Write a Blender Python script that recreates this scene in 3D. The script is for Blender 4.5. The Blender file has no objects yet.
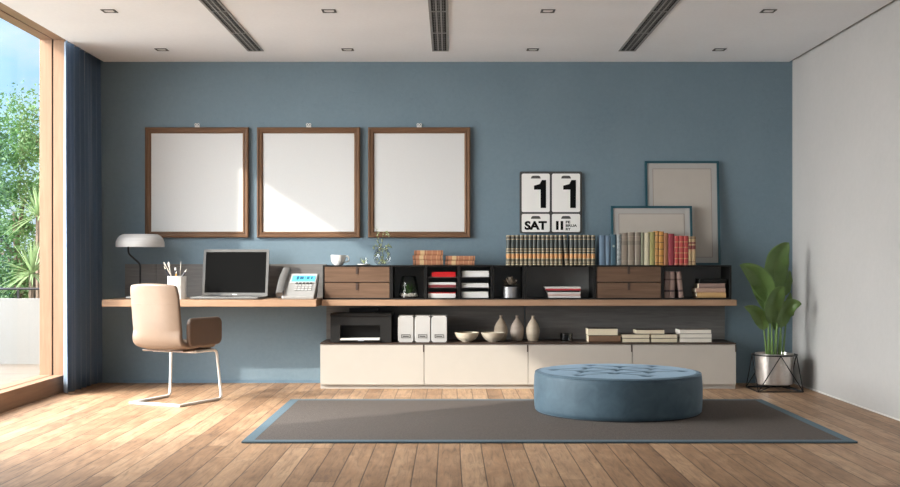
import bpy, math, random
from mathutils import Vector, Matrix, noise as mnoise
PI = math.pi
sc = bpy.context.scene
COL = sc.collection
rnd = random.Random(7)

# ---------------------------------------------------------------- camera numbers (900x487 frame)
F, CZ, D = 1100.0, 1.13, 10.28          # focal px, eye height, distance to the back wall
def SX(px, Y): return (px - 450.0) * (D + Y) / F
def SZ(py, Y): return CZ - (py - 262.0) * (D + Y) / F

# ---------------------------------------------------------------- node helpers
class NT:
    def __init__(s, name):
        s.m = bpy.data.materials.new(name); s.m.use_nodes = True
        s.t = s.m.node_tree; s.n = s.t.nodes; s.l = s.t.links
        s.bsdf = s.n['Principled BSDF']; s.out = s.n['Material Output']
    def new(s, typ, **kw):
        x = s.n.new(typ)
        for k, v in kw.items(): setattr(x, k, v)
        return x
    def link(s, a, b): s.l.new(a, b)
    def math(s, op, a, b=None, c=None):
        x = s.new('ShaderNodeMath', operation=op)
        for i, v in enumerate((a, b, c)):
            if v is None: continue
            if isinstance(v, (int, float)): x.inputs[i].default_value = v
            else: s.link(v, x.inputs[i])
        return x.outputs[0]
    def coord(s, scale=(1, 1, 1), out='Object'):
        tc = s.new('ShaderNodeTexCoord'); mp = s.new('ShaderNodeMapping')
        mp.inputs['Scale'].default_value = scale
        s.link(tc.outputs[out], mp.inputs['Vector']); return mp.outputs[0]
    def noise(s, vec, scale=5, detail=3, rough=.5, dist=0):
        x = s.new('ShaderNodeTexNoise'); s.link(vec, x.inputs['Vector'])
        x.inputs['Scale'].default_value = scale; x.inputs['Detail'].default_value = detail
        x.inputs['Roughness'].default_value = rough; x.inputs['Distortion'].default_value = dist
        return x.outputs['Fac']
    def ramp(s, fac, stops, interp='LINEAR'):
        r = s.new('ShaderNodeValToRGB'); cr = r.color_ramp; cr.interpolation = interp
        while len(cr.elements) > 1: cr.elements.remove(cr.elements[-1])
        cr.elements[0].position = stops[0][0]; cr.elements[0].color = (*stops[0][1], 1)
        for p, c in stops[1:]:
            e = cr.elements.new(p); e.color = (*c, 1)
        s.link(fac, r.inputs['Fac']); return r.outputs['Color']
    def bump(s, h, strength=.2, dist=.01):
        b = s.new('ShaderNodeBump'); b.inputs['Strength'].default_value = strength
        b.inputs['Distance'].default_value = dist
        s.link(h, b.inputs['Height']); s.link(b.outputs[0], s.bsdf.inputs['Normal'])

def mul(c, k): return tuple(max(0, min(1, x * k)) for x in c)
_mc = {}
def mat(name, col, rough=.5, metal=0, var=.08, scale=8, bump=0, stretch=(1, 1, 1), spec=.5, sheen=0, emit=0, coat=0):
    if name in _mc: return _mc[name]
    t = NT(name); b = t.bsdf
    v = t.coord(stretch); n = t.noise(v, scale, 3)
    c = t.ramp(n, [(.3, mul(col, 1 - var)), (.7, mul(col, 1 + var))])
    t.link(c, b.inputs['Base Color'])
    b.inputs['Roughness'].default_value = rough; b.inputs['Metallic'].default_value = metal
    b.inputs['Specular IOR Level'].default_value = spec
    b.inputs['Sheen Weight'].default_value = sheen; b.inputs['Coat Weight'].default_value = coat
    if bump: t.bump(n, bump, .005)
    if emit:
        t.link(c, b.inputs['Emission Color']); b.inputs['Emission Strength'].default_value = emit
    _mc[name] = t.m; return t.m

def wood(name, c1, c2, axis=0, rough=.45, freq=14, bump=.08):
    if name in _mc: return _mc[name]
    t = NT(name)
    st = [freq] * 3; st[axis] = freq * .07
    v = t.coord(tuple(st)); n = t.noise(v, 3.0, 5, .6, .6)
    st2 = [2.2] * 3; st2[axis] = .5
    n2 = t.noise(t.coord(tuple(st2)), 1.6, 2)
    f = t.math('ADD', t.math('MULTIPLY', n, .72), t.math('MULTIPLY', n2, .28))
    t.link(t.ramp(f, [(.32, c1), (.52, tuple((a + b) / 2 for a, b in zip(c1, c2))), (.7, c2)]), t.bsdf.inputs['Base Color'])
    t.bsdf.inputs['Roughness'].default_value = rough; t.bsdf.inputs['Specular IOR Level'].default_value = .22
    t.bump(n, bump, .003)
    _mc[name] = t.m; return t.m

def glass(name, tint=(1, 1, 1), refl=.9):
    if name in _mc: return _mc[name]
    t = NT(name); t.n.remove(t.bsdf)
    tr = t.new('ShaderNodeBsdfTransparent'); tr.inputs[0].default_value = (*tint, 1)
    gl = t.new('ShaderNodeBsdfGlossy'); gl.inputs['Roughness'].default_value = .03
    fr = t.new('ShaderNodeFresnel'); fr.inputs[0].default_value = 1.45
    mx = t.new('ShaderNodeMixShader')
    t.link(t.math('MULTIPLY', fr.outputs[0], refl), mx.inputs[0])
    t.link(tr.outputs[0], mx.inputs[1]); t.link(gl.outputs[0], mx.inputs[2])
    t.link(mx.outputs[0], t.out.inputs['Surface'])
    _mc[name] = t.m; return t.m

# ---------------------------------------------------------------- mesh builder
class MB:
    def __init__(s): s.v = []; s.f = []; s.mi = []; s.sm = []
    def add(s, vs, fs, m=0, smooth=False, M=None):
        o = len(s.v)
        s.v += [tuple(M @ Vector(p)) if M else tuple(p) for p in vs]
        for f in fs: s.f.append(tuple(o + i for i in f)); s.mi.append(m); s.sm.append(smooth)
        return s
    def box(s, x0, x1, y0, y1, z0, z1, m=0, M=None):
        vs = [(x, y, z) for z in (z0, z1) for y in (y0, y1) for x in (x0, x1)]
        fs = [(0, 2, 3, 1), (4, 5, 7, 6), (0, 1, 5, 4), (2, 6, 7, 3), (0, 4, 6, 2), (1, 3, 7, 5)]
        return s.add(vs, fs, m, False, M)
    def prism(s, poly, a0, a1, axis='z', m=0, M=None, smooth=False):
        n = len(poly)
        def P(p, a): return {'z': (p[0], p[1], a), 'y': (p[0], a, p[1]), 'x': (a, p[0], p[1])}[axis]
        vs = [P(p, a0) for p in poly] + [P(p, a1) for p in poly]
        o = len(s.v)
        s.add(vs, [tuple(range(n))[::-1], tuple(range(n, 2 * n))], m, False, M)
        fs = [(o + i, o + (i + 1) % n, o + n + (i + 1) % n, o + n + i) for i in range(n)]
        for f in fs: s.f.append(f); s.mi.append(m); s.sm.append(smooth)
        return s
    def lathe(s, prof, n=32, m=0, M=None, smooth=True, cap=True):
        vs = []; fs = []
        for r, z in prof:
            for k in range(n):
                a = 2 * PI * k / n; vs.append((r * math.cos(a), r * math.sin(a), z))
        for i in range(len(prof) - 1):
            for k in range(n):
                k2 = (k + 1) % n
                fs.append((i * n + k, i * n + k2, (i + 1) * n + k2, (i + 1) * n + k))
        if cap:
            if prof[0][0] > 1e-5: fs.append(tuple(range(n))[::-1])
            if prof[-1][0] > 1e-5: fs.append(tuple(range((len(prof) - 1) * n, len(prof) * n)))
        return s.add(vs, fs, m, smooth, M)
    def tube(s, pts, r, n=8, m=0, closed=False, M=None):
        pts = [Vector(p) for p in pts]; N = len(pts); vs = []; fs = []
        rr = r if isinstance(r, (list, tuple)) else [r] * N
        up = None
        for i, p in enumerate(pts):
            if closed: t = (pts[(i + 1) % N] - pts[i - 1])
            else: t = pts[min(i + 1, N - 1)] - pts[max(i - 1, 0)]
            t.normalize()
            if up is None:
                up = Vector((0, 0, 1)) if abs(t.z) < .9 else Vector((1, 0, 0))
            a = t.cross(up).normalized(); b = t.cross(a).normalized(); up = -b
            up = up if up.length > 0 else Vector((0, 0, 1))
            for k in range(n):
                th = 2 * PI * k / n
                vs.append(p + (a * math.cos(th) + b * math.sin(th)) * rr[i])
        L = N if closed else N - 1
        for i in range(L):
            j = (i + 1) % N
            for k in range(n):
                k2 = (k + 1) % n
                fs.append((i * n + k, i * n + k2, j * n + k2, j * n + k))
        if not closed: fs += [tuple(range(n))[::-1], tuple(range((N - 1) * n, N * n))]
        return s.add(vs, fs, m, True, M)
    def grid(s, fn, nu, nv, m=0, smooth=True, M=None):
        vs = [fn(i / nu, j / nv) for i in range(nu + 1) for j in range(nv + 1)]
        fs = [(i * (nv + 1) + j, (i + 1) * (nv + 1) + j, (i + 1) * (nv + 1) + j + 1, i * (nv + 1) + j + 1)
              for i in range(nu) for j in range(nv)]
        return s.add(vs, fs, m, smooth, M)
    def sphere(s, c, r, n=12, m=0, M=None, sz=1):
        prof = [(max(0.00001, r * math.sin(PI * i / n)), -r * math.cos(PI * i / n) * sz) for i in range(n + 1)]
        MM = Matrix.Translation(c)
        return s.lathe(prof, n * 2, m, (M @ MM) if M else MM, True, False)
    def build(s, name, mats, parent=None, bevel=0, seg=2, loc=None, rot=None, sharp=40):
        me = bpy.data.meshes.new(name); me.from_pydata(s.v, [], s.f)
        if not isinstance(mats, (list, tuple)): mats = [mats]
        for m in mats: me.materials.append(m)
        me.polygons.foreach_set('material_index', s.mi)
        me.polygons.foreach_set('use_smooth', s.sm)
        me.update()
        if any(s.sm) and sharp: me.set_sharp_from_angle(angle=math.radians(sharp))
        o = bpy.data.objects.new(name, me); COL.objects.link(o)
        if parent: o.parent = parent
        if loc: o.location = loc
        if rot: o.rotation_euler = rot
        if bevel:
            b = o.modifiers.new('Bevel', 'BEVEL'); b.width = bevel; b.segments = seg
            b.limit_method = 'ANGLE'; b.angle_limit = math.radians(35)
        return o

def tag(o, label=None, cat=None, group=None, kind=None):
    if label: o['label'] = label
    if cat: o['category'] = cat
    if group: o['group'] = group
    if kind: o['kind'] = kind
    return o
def thing(name, label, cat, loc=(0, 0, 0), rz=0, group=None, kind=None):
    o = bpy.data.objects.new(name, None); COL.objects.link(o)
    o.empty_display_size = .05
    o.location = loc; o.rotation_euler = (0, 0, rz)
    return tag(o, label, cat, group, kind)
def struct(o): o['kind'] = 'structure'; return o
def dup(root, loc, rz=None, label=None, mats=None):
    r = root.copy(); COL.objects.link(r); r.location = loc
    if rz is not None: r.rotation_euler = (0, 0, rz)
    if label: r['label'] = label
    def rec(src, dst):
        for ch in [c for c in list(bpy.data.objects) if c.parent == src]:
            c = ch.copy(); COL.objects.link(c); c.parent = dst; rec(ch, c)
    rec(root, r); return r
def smooth_path(pts, n=6):
    pts = [Vector(p) for p in pts]; out = []
    for i in range(len(pts) - 1):
        p0 = pts[max(i - 1, 0)]; p1 = pts[i]; p2 = pts[i + 1]; p3 = pts[min(i + 2, len(pts) - 1)]
        for k in range(n):
            t = k / n
            out.append(.5 * ((2 * p1) + (p2 - p0) * t + (2 * p0 - 5 * p1 + 4 * p2 - p3) * t * t + (3 * p1 - p0 - 3 * p2 + p3) * t ** 3))
    out.append(pts[-1]); return out
def rrect(w, h, r, n=5, cx=0, cy=0):
    out = []
    for (sx, sy, a0) in ((1, 1, 0), (-1, 1, 90), (-1, -1, 180), (1, -1, 270)):
        for k in range(n + 1):
            a = math.radians(a0 + 90 * k / n)
            out.append((cx + sx * (w / 2 - r) + r * math.cos(a), cy + sy * (h / 2 - r) + r * math.sin(a)))
    return out
def fillet(pts, r, n=5):
    pts = [Vector(p) for p in pts]; out = [pts[0]]
    for i in range(1, len(pts) - 1):
        a = (pts[i - 1] - pts[i]); b = (pts[i + 1] - pts[i])
        rr = min(r, a.length * .45, b.length * .45)
        p = pts[i] + a.normalized() * rr; q = pts[i] + b.normalized() * rr
        for k in range(n + 1):
            t = k / n; out.append((1 - t) ** 2 * p + 2 * t * (1 - t) * pts[i] + t * t * q)
    out.append(pts[-1]); return out

# ---------------------------------------------------------------- materials
M = {}
# blue plaster
t = NT('blue_plaster')
v = t.coord(); n1 = t.noise(v, 1.3, 4, .6); n2 = t.noise(v, 26, 5, .65, .4)
f = t.math('ADD', t.math('MULTIPLY', n1, .6), t.math('MULTIPLY', n2, .4))
t.link(t.ramp(f, [(.3, (.132, .194, .241)), (.7, (.170, .240, .289))]), t.bsdf.inputs['Base Color'])
t.bsdf.inputs['Roughness'].default_value = .62
sp = t.ramp(t.noise(t.coord((1, 1, 1)), 9, 6, .7, .8), [(.60, (0, 0, 0)), (.68, (1, 1, 1))])
hh = t.math('SUBTRACT', t.math('MULTIPLY', n2, .5), t.math('MULTIPLY', sp, .6))
t.bump(hh, .35, .006); M['blue'] = t.m
def plaster(name, c, bump=.15, sc_=30):
    t = NT(name); v = t.coord(); n = t.noise(v, sc_, 5, .6); n1 = t.noise(v, 1.2, 3)
    f = t.math('ADD', t.math('MULTIPLY', n, .4), t.math('MULTIPLY', n1, .6))
    t.link(t.ramp(f, [(.3, mul(c, .95)), (.7, mul(c, 1.04))]), t.bsdf.inputs['Base Color'])
    t.bsdf.inputs['Roughness'].default_value = .8
    if bump: t.bump(n, bump, .004)
    return t.m
M['ceil'] = plaster('ceiling_paint', (.87, .895, .925), .03)
M['white'] = plaster('white_plaster', (.44, .43, .42), .3, 22)
M['para'] = plaster('parapet_render', (.20, .195, .185), .1)
M['black'] = mat('black_gap', (.008, .008, .008), .8)

# floor boards
def boards(name, W, L, ph, cols, seamcol, axis_y=True, rough=.42, grain=1.0):
    t = NT(name); tc = t.new('ShaderNodeTexCoord'); sx = t.new('ShaderNodeSeparateXYZ')
    t.link(tc.outputs['Object'], sx.inputs[0])
    a, b = (sx.outputs[0], sx.outputs[1]) if axis_y else (sx.outputs[1], sx.outputs[0])
    u = t.math('DIVIDE', t.math('ADD', a, ph), W)
    row = t.math('FLOOR', u); fu = t.math('FRACT', u)
    wn = t.new('ShaderNodeTexWhiteNoise', noise_dimensions='1D'); t.link(row, wn.inputs['W'])
    vv = t.math('ADD', t.math('DIVIDE', b, L), t.math('MULTIPLY', wn.outputs['Value'], 7.3))
    cell = t.math('FLOOR', vv); fv = t.math('FRACT', vv)
    wn2 = t.new('ShaderNodeTexWhiteNoise', noise_dimensions='2D')
    cb = t.new('ShaderNodeCombineXYZ'); t.link(row, cb.inputs[0]); t.link(cell, cb.inputs[1])
    t.link(cb.outputs[0], wn2.inputs['Vector'])
    # grain space: shifted per board
    cg = t.new('ShaderNodeCombineXYZ')
    t.link(t.math('MULTIPLY', a, 16.0), cg.inputs[0]); t.link(t.math('MULTIPLY', b, 1.3), cg.inputs[1])
    t.link(t.math('MULTIPLY', wn2.outputs['Value'], 37.0), cg.inputs[2])
    g = t.noise(cg.outputs[0], 2.2, 6, .65, 1.1)
    cg2 = t.new('ShaderNodeCombineXYZ')
    t.link(t.math('MULTIPLY', a, 5.0), cg2.inputs[0]); t.link(t.math('MULTIPLY', b, 1.8), cg2.inputs[1])
    t.link(t.math('MULTIPLY', wn2.outputs['Value'], 11.0), cg2.inputs[2])
    g2 = t.noise(cg2.outputs[0], 1.7, 3, .6, .8)
    base = t.ramp(t.math('ADD', t.math('MULTIPLY', wn2.outputs['Value'], .32), t.math('MULTIPLY', g2, .68)), cols)
    gr = t.ramp(g, [(.32, (.45, .40, .36)), (.48, (.86, .84, .82)), (.70, (1.12, 1.10, 1.08))])
    mx = t.new('ShaderNodeMix', data_type='RGBA', blend_type='MULTIPLY'); mx.inputs[0].default_value = grain
    t.link(base, mx.inputs[6]); t.link(gr, mx.inputs[7])
    # seams
    e1 = t.math('MINIMUM', fu, t.math('SUBTRACT', 1.0, fu))
    e2 = t.math('MULTIPLY', t.math('MINIMUM', fv, t.math('SUBTRACT', 1.0, fv)), L / W)
    e = t.math('MINIMUM', e1, e2)
    sm = t.math('SMOOTH_MIN', t.math('DIVIDE', e, .036), 1.0, .2)
    mx2 = t.new('ShaderNodeMix', data_type='RGBA'); t.link(sm, mx2.inputs[0])
    mx2.inputs[6].default_value = (*seamcol, 1); t.link(mx.outputs[2], mx2.inputs[7])
    t.link(mx2.outputs[2], t.bsdf.inputs['Base Color'])
    t.link(t.math('ADD', rough, t.math('MULTIPLY', g, .2)), t.bsdf.inputs['Roughness'])
    t.bump(t.math('ADD', sm, t.math('MULTIPLY', g, .12)), .45, .004)
    return t.m
M['floor'] = boards('oak_floorboards', .130, 4.6, .0685,
                    [(.2, (.22, .122, .066)), (.5, (.40, .245, .142)), (.8, (.56, .38, .24))], (.02, .011, .007))
M['deck'] = boards('terrace_boards', .14, 2.4, 0, [(.1, (.13, .105, .08)), (.9, (.19, .158, .125))], (.12, .09, .07), axis_y=False, rough=.6, grain=.5)

M['oakframe'] = wood('window_oak', (.235, .14, .088), (.325, .205, .132), 2, .5, 9)
M['oakframe_h'] = wood('window_oak_long', (.235, .14, .088), (.325, .205, .132), 1, .5, 9)
M['desk'] = wood('desk_walnut', (.30, .182, .113), (.41, .265, .175), 0, .45, 10)
M['drawer'] = wood('drawer_walnut', (.105, .062, .040), (.170, .106, .071), 0, .45, 12)
M['frame_wood'] = wood('picture_walnut', (.12, .064, .036), (.205, .115, .066), 2, .45, 12)
M['frame_wood_h'] = wood('picture_walnut_rail', (.12, .064, .036), (.205, .115, .066), 0, .45, 12)
M['greyoak'] = wood('grey_stained_oak', (.135, .128, .124), (.215, .205, .197), 0, .55, 16)
M['anthra'] = wood('anthracite_veneer', (.008, .0078, .0078), (.015, .0145, .014), 0, .5, 10)
M['darktop'] = wood('dark_walnut_top', (.045, .030, .024), (.085, .058, .044), 0, .4, 12)
M['lacquer'] = mat('cream_lacquer', (.455, .42, .375), .32, 0, .015)
M['plinth'] = mat('plinth_lacquer', (.42, .39, .35), .5, 0, .02)
M['canvas'] = mat('white_canvas', (.645, .65, .65), .55, 0, .01, 60, .03)
M['leather_tab'] = mat('brown_leather_tab', (.045, .026, .020), .5)
M['teal'] = mat('teal_frame', (.012, .072, .098), .4)
M['mat_board'] = mat('grey_mount_board', (.40, .39, .375), .8, 0, .02)
M['print'] = mat('cream_print_paper', (.46, .42, .375), .8, 0, .02)
M['line'] = mat('brown_print_line', (.20, .15, .12), .7)
M['chrome'] = mat('chrome', (.75, .75, .75), .15, 1, .02)
M['whitemetal'] = mat('white_painted_metal', (.80, .79, .77), .3, 0, .02)
M['lampshade'] = mat('brushed_white_metal', (.55, .54, .53), .6, .1, .06, 5, .05, (1, 1, 14))
M['darkmetal'] = mat('dark_metal', (.02, .02, .022), .4, .6)
M['ceramic'] = mat('white_ceramic', (.82, .81, .79), .25, 0, .01)
M['paper'] = mat('white_paper', (.74, .73, .71), .8, 0, .03, 40, .1, (1, 1, 20))
M['cream_pages'] = mat('cream_pages', (.66, .58, .43), .8, 0, .08, 40, .1, (1, 1, 30))
M['white_pages'] = mat('white_pages', (.70, .66, .58), .8, 0, .08, 40, .1, (1, 1, 30))
M['glass_pane'] = glass('clear_glass', (.98, .99, .985), .05)
M['glass_thin'] = glass('thin_clear_glass', (.965, .975, .975), .5)
M['glass_smoke'] = glass('smoked_glass', (.80, .81, .83), .6)
M['soil'] = mat('potting_soil', (.035, .022, .014), .95, 0, .4, 60, .6)
M['grass'] = mat('lawn_grass', (.06, .13, .03), .9, 0, .3, 12, .5)
M['trunk'] = mat('tree_bark', (.12, .085, .06), .9, 0, .3, 30, .6, (1, 1, .3))

def leafmat(name, c1, c2, trans=.35, rough=.45, scale=3.0):
    t = NT(name); v = t.coord(); n = t.noise(v, scale, 3)
    c = t.ramp(n, [(.3, c1), (.7, c2)])
    t.link(c, t.bsdf.inputs['Base Color']); t.bsdf.inputs['Roughness'].default_value = rough
    tr = t.new('ShaderNodeBsdfTranslucent'); t.link(c, tr.inputs[0])
    mx = t.new('ShaderNodeMixShader'); mx.inputs[0].default_value = trans
    t.link(t.bsdf.outputs[0], mx.inputs[1]); t.link(tr.outputs[0], mx.inputs[2])
    t.link(mx.outputs[0], t.out.inputs['Surface']); return t.m
M['leaf'] = leafmat('banana_leaf', (.095, .165, .045), (.17, .275, .085), .25, .38, 5)
M['stalk'] = mat('green_stalk', (.13, .22, .06), .5)
M['tree_a'] = leafmat('tree_foliage', (.045, .12, .034), (.12, .235, .072), .4, .6, 2.0)
M['tree_b'] = leafmat('hedge_foliage', (.035, .10, .022), (.09, .19, .045), .4, .6, 2.0)
M['yucca'] = leafmat('yucca_blade', (.16, .25, .10), (.30, .40, .20), .3, .5, 4)

# curtain cloth
t = NT('navy_curtain_cloth'); v = t.coord((60, 60, 60)); n = t.noise(v, 8, 3)
c = t.ramp(n, [(.3, (.062, .115, .195)), (.7, (.095, .160, .255))])
t.link(c, t.bsdf.inputs['Base Color']); t.bsdf.inputs['Roughness'].default_value = .7
t.bsdf.inputs['Sheen Weight'].default_value = .5
tr = t.new('ShaderNodeBsdfTranslucent'); t.link(c, tr.inputs[0])
mx = t.new('ShaderNodeMixShader'); mx.inputs[0].default_value = .25
t.link(t.bsdf.outputs[0], mx.inputs[1]); t.link(tr.outputs[0], mx.inputs[2]); t.link(mx.outputs[0], t.out.inputs['Surface'])
M['curtain'] = t.m
# velvet
t = NT('blue_velvet'); n = t.noise(t.coord(), 9, 4, .6, .6)
t.link(t.ramp(n, [(.3, (.040, .076, .105)), (.7, (.064, .112, .148))]), t.bsdf.inputs['Base Color'])
t.bsdf.inputs['Roughness'].default_value = .65; t.bsdf.inputs['Sheen Weight'].default_value = .35
t.bsdf.inputs['Sheen Roughness'].default_value = .35
t.bsdf.inputs['Sheen Tint'].default_value = (.6, .8, 1, 1); t.bump(t.noise(t.coord(), 300, 2), .15, .002)
M['velvet'] = t.m
# rug
t = NT('woven_taupe_rug'); w1 = t.new('ShaderNodeTexWave', wave_type='BANDS', bands_direction='Y')
w1.inputs['Scale'].default_value = 60; w2 = t.new('ShaderNodeTexWave', wave_type='BANDS', bands_direction='X'); w2.inputs['Scale'].default_value = 60
vv = t.coord(); t.link(vv, w1.inputs['Vector']); t.link(vv, w2.inputs['Vector'])
w = t.math('MULTIPLY', w1.outputs['Fac'], w2.outputs['Fac'])
n = t.noise(t.coord((6, 1, 1)), 24, 4, .7)
f = t.math('ADD', t.math('MULTIPLY', w, .35), t.math('MULTIPLY', n, .65))
t.link(t.ramp(f, [(.25, (.060, .047, .040)), (.65, (.118, .095, .083))]), t.bsdf.inputs['Base Color'])
t.bsdf.inputs['Roughness'].default_value = .95; t.bump(f, .5, .004); M['rug'] = t.m
M['rug_edge'] = mat('blue_rug_binding', (.085, .135, .17), .9, 0, .15, 120, .3)
# chair leather with a seam
def leather(name, c):
    t = NT(name); n = t.noise(t.coord(), 4, 4, .6)
    t.link(t.ramp(n, [(.3, mul(c, .9)), (.7, mul(c, 1.08))]), t.bsdf.inputs['Base Color'])
    t.bsdf.inputs['Roughness'].default_value = .42; t.bump(t.noise(t.coord(), 160, 3), .12, .002); return t.m
M['beige'] = leather('beige_leather', (.200, .142, .104)); M['brown'] = leather('brown_leather', (.125, .075, .048))

# ---------------------------------------------------------------- the shell
XL, XR = -3.36, 3.2
ZC = 3.0
YF = -11.6
struct(MB().box(-3.62, 3.4, YF - .2, .25, -.25, 0).build('floor', M['floor']))
struct(MB().box(-3.36, 3.4, 0, .25, 0, 3.4).build('wall_back', M['blue']))
struct(MB().box(XR, 3.4, YF, 0, 0, 3.35).build('wall_right', M['white']))
struct(MB().box(-3.235, 3.170, YF, 0, ZC, 3.08).build('ceiling', M['ceil']))
struct(MB().box(-3.36, 3.2, YF, 0, 3.08, 3.4).build('trim_1', M['ceil'])).name = 'trim_1'
struct(MB().box(3.172, 3.2, YF, -.002, 3.03, 3.08).build('gap_shade_strip', M['black']))  # black strip stands for the shade inside the ceiling's shadow gap
YW0, YW1 = -4.42, -.70       # the left window opening
struct(MB().box(-3.57, -3.36, -.60, .0, 0, 3.4).box(-3.60, -3.36, YF, YW0 - .1, 0, 3.4).build('wall_left', M['white']))
# front wall behind the viewer; its glazed opening is added for ambient light
struct(MB().box(-3.6, -1.5, YF - .2, YF, 0, 3.4).box(1.5, 3.4, YF - .2, YF, 0, 3.4).box(-1.5, 1.5, YF - .2, YF, 2.4, 3.4).build('wall_front', M['white']))
w2 = thing('added_fill_window', None, None, (0, YF, 0), kind='structure')
b = MB()
for x in (-1.5, -.035, 1.43): b.box(x, x + .07, -.12, -.05, 0, 2.4)
b.box(-1.5, 1.5, -.12, -.05, 0, .07).box(-1.5, 1.5, -.12, -.05, 2.33, 2.4)
b.build('window_frame', M['oakframe'], w2)
MB().box(-1.45, 1.45, -.09, -.08, .05, 2.35).build('glass_pane', M['glass_pane'], w2)
struct(MB().box(3.192, 3.1995, YF, -.001, .0, .012).build('baseboard_right', mat('pale_skirting', (.62, .60, .58), .5)))
struct(MB().box(-3.05, 3.19, -.008, 0, .0, .03).build('baseboard_back', mat('blue_skirting', (.12, .19, .25), .5)))

# left window: oak frame in two leaves with a dark track between them
w1 = thing('window_1', None, None, (-3.36, YW0, 0), kind='structure')
WL = YW1 - YW0
MB().box(-.095, 0, -.1, WL, 0, .147).box(-.215, -.108, -.1, WL, 0, .147).build('window_sill', M['oakframe_h'], w1, .003)
MB().box(-.095, 0, -.1, WL + .1, 3.07, 3.4).box(-.215, -.108, -.1, WL + .1, 3.07, 3.4).build('window_header', M['oakframe_h'], w1)
b = MB()
for y0 in (WL, -.1):
    b.box(-.095, 0, y0, y0 + .1, 0 if y0 < 0 else .0, 3.07).box(-.215, -.108, y0, y0 + .1, 0, 3.07)
b.build('window_post', M['oakframe'], w1, .002)
MB().box(-.108, -.095, -.1, WL, 0, .140).box(-.108, -.095, -.1, WL + .1, 3.075, 3.4).box(-.108, -.095, WL + .012, WL + .1, 0, 3.07).build('window_track', M['black'], w1)
MB().box(-.205, -.197, .0, WL, .147, 3.07).build('glass_pane', M['glass_pane'], w1)

# terrace
struct(MB().box(-7.0, -3.62, -9.5, 2.3, -.12, -.02).box(-3.62, 3.4, .25, 2.3, -.12, -.02).build('terrace_floor', M['deck']))
struct(MB().box(-7.1, 3.4, 2.1, 2.3, -.02, .716).box(-7.2, -7.0, -9.5, 2.3, -.02, .45).build('terrace_parapet', M['para']))
r = thing('terrace_railing', 'thin dark metal handrail on short posts along the pale terrace parapet', 'railing', (-5.0, 2.2, .716))
b = MB(); b.tube([(-2.0, 0, .11), (8.2, 0, .11)], .014, 8); b.build('handrail', M['darkmetal'], r)
for k in range(6):
    MB().box(-.012, .012, -.012, .012, 0, .10, M=Matrix.Translation((-1.9 + k * 2.0, 0, 0))).build('post', M['darkmetal'], r)
struct(MB().box(-30, 14, 2.3, 40, -.3, -.16).build('garden_ground', M['grass']))

# ---------------------------------------------------------------- trees
def foliage(mb, c, rad, n, ls, seed, clumps=60):
    g = random.Random(seed); cl = []
    for _ in range(clumps):
        d = Vector((g.gauss(0, 1), g.gauss(0, 1), g.gauss(0, 1))).normalized() * g.uniform(.45, 1) 
        cl.append((Vector((d.x * rad[0], d.y * rad[1], d.z * rad[2])), g.uniform(.16, .34) * min(rad)))
    for _ in range(n):
        p, r = g.choice(cl)
        q = p + Vector((g.gauss(0, 1), g.gauss(0, 1), g.gauss(0, 1))) * r * .55 + Vector(c)
        if q.z < -.1: q.z = g.uniform(-.1, .3)
        a = Vector((g.gauss(0, 1), g.gauss(0, 1), g.gauss(0, .7))).normalized()
        bb = a.cross(Vector((g.gauss(0, 1), g.gauss(0, 1), g.gauss(0, 1)))).normalized()
        l = ls * g.uniform(.7, 1.3); w = l * .42
        mb.add([q - a * l * .5, q + bb * w * .5, q + a * l * .5, q - bb * w * .5], [(0, 1, 2, 3)])
def tree(loc, crown_z, rad, n, ls, m, seed, name, label, cat, trunk=True):
    t = thing(name, label, cat, loc, group='greenery beyond the terrace')
    mb = MB(); foliage(mb, (0, 0, crown_z), rad, n, ls, seed); mb.build('foliage', M[m], t)
    tb = MB(); tb.tube([(0, 0, -.02), (.03, .02, crown_z * .5), (-.04, .03, crown_z)], [.09, .07, .03], 8)
    for k in range(5):
        a = k * 1.3; tb.tube([(0, 0, crown_z * (.4 + .1 * k)), (math.cos(a) * rad[0] * .5, math.sin(a) * rad[1] * .5, crown_z * (.6 + .12 * k))], [.04, .015], 6)
    tb.build('trunk', M['trunk'], t)
tree((-6.1, 5.2, -.16), 2.0, (1.3, 1.1, 2.1), 27000, .068, 'tree_a', 3, 'leafy_tree', 'bright green leafy tree behind the parapet, beside the window post', 'tree')
tree((-9.6, 6.0, -.16), 1.9, (1.3, 1.2, 1.9), 9000, .10, 'tree_a', 5, 'leafy_tree', 'taller leafy green tree further back outside the window, left of the nearer tree', 'tree')
tree((-7.2, 9.6, -.16), 1.7, (3.4, .8, 2.2), 22000, .11, 'tree_b', 9, 'garden_hedge', 'dark green hedge filling the gaps low behind the garden trees', 'hedge')
def yucca(loc, h, ll, seed, label):
    g = random.Random(seed); t = thing('yucca_plant', label, 'plant', loc, group='greenery beyond the terrace')
    MB().tube([(0, 0, -.02), (0, 0, h)], [.05, .04], 8).build('stem', M['trunk'], t)
    b = MB()
    for k in range(54):
        az = k * 2.399 + g.uniform(-.2, .2); el = math.radians(g.uniform(-20, 80)); L = ll * g.uniform(.75, 1.1)
        d = Vector((math.cos(az), math.sin(az), 0)); side = Vector((-math.sin(az), math.cos(az), 0)); pts = []
        for i in range(7):
            u = i / 6; r_ = L * u * math.cos(el); z = h + L * u * math.sin(el) - .28 * L * u * u * (1.1 - math.sin(max(el, 0)))
            w = .019 * (1 - u) ** .7 + .001
            p = d * r_ + Vector((0, 0, z)); pts += [p - side * w, p + Vector((0, 0, -.006)), p + side * w]
        b.add(pts, [(i * 3 + j, i * 3 + j + 1, i * 3 + j + 4, i * 3 + j + 3) for i in range(6) for j in range(2)], 0, True)
    b.build('foliage', M['yucca'], t)
yucca((-4.98, 3.05, -.16), 1.85, .42, 1, 'taller spiky yucca outside the window, its rosette half hidden by the oak post')
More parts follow.
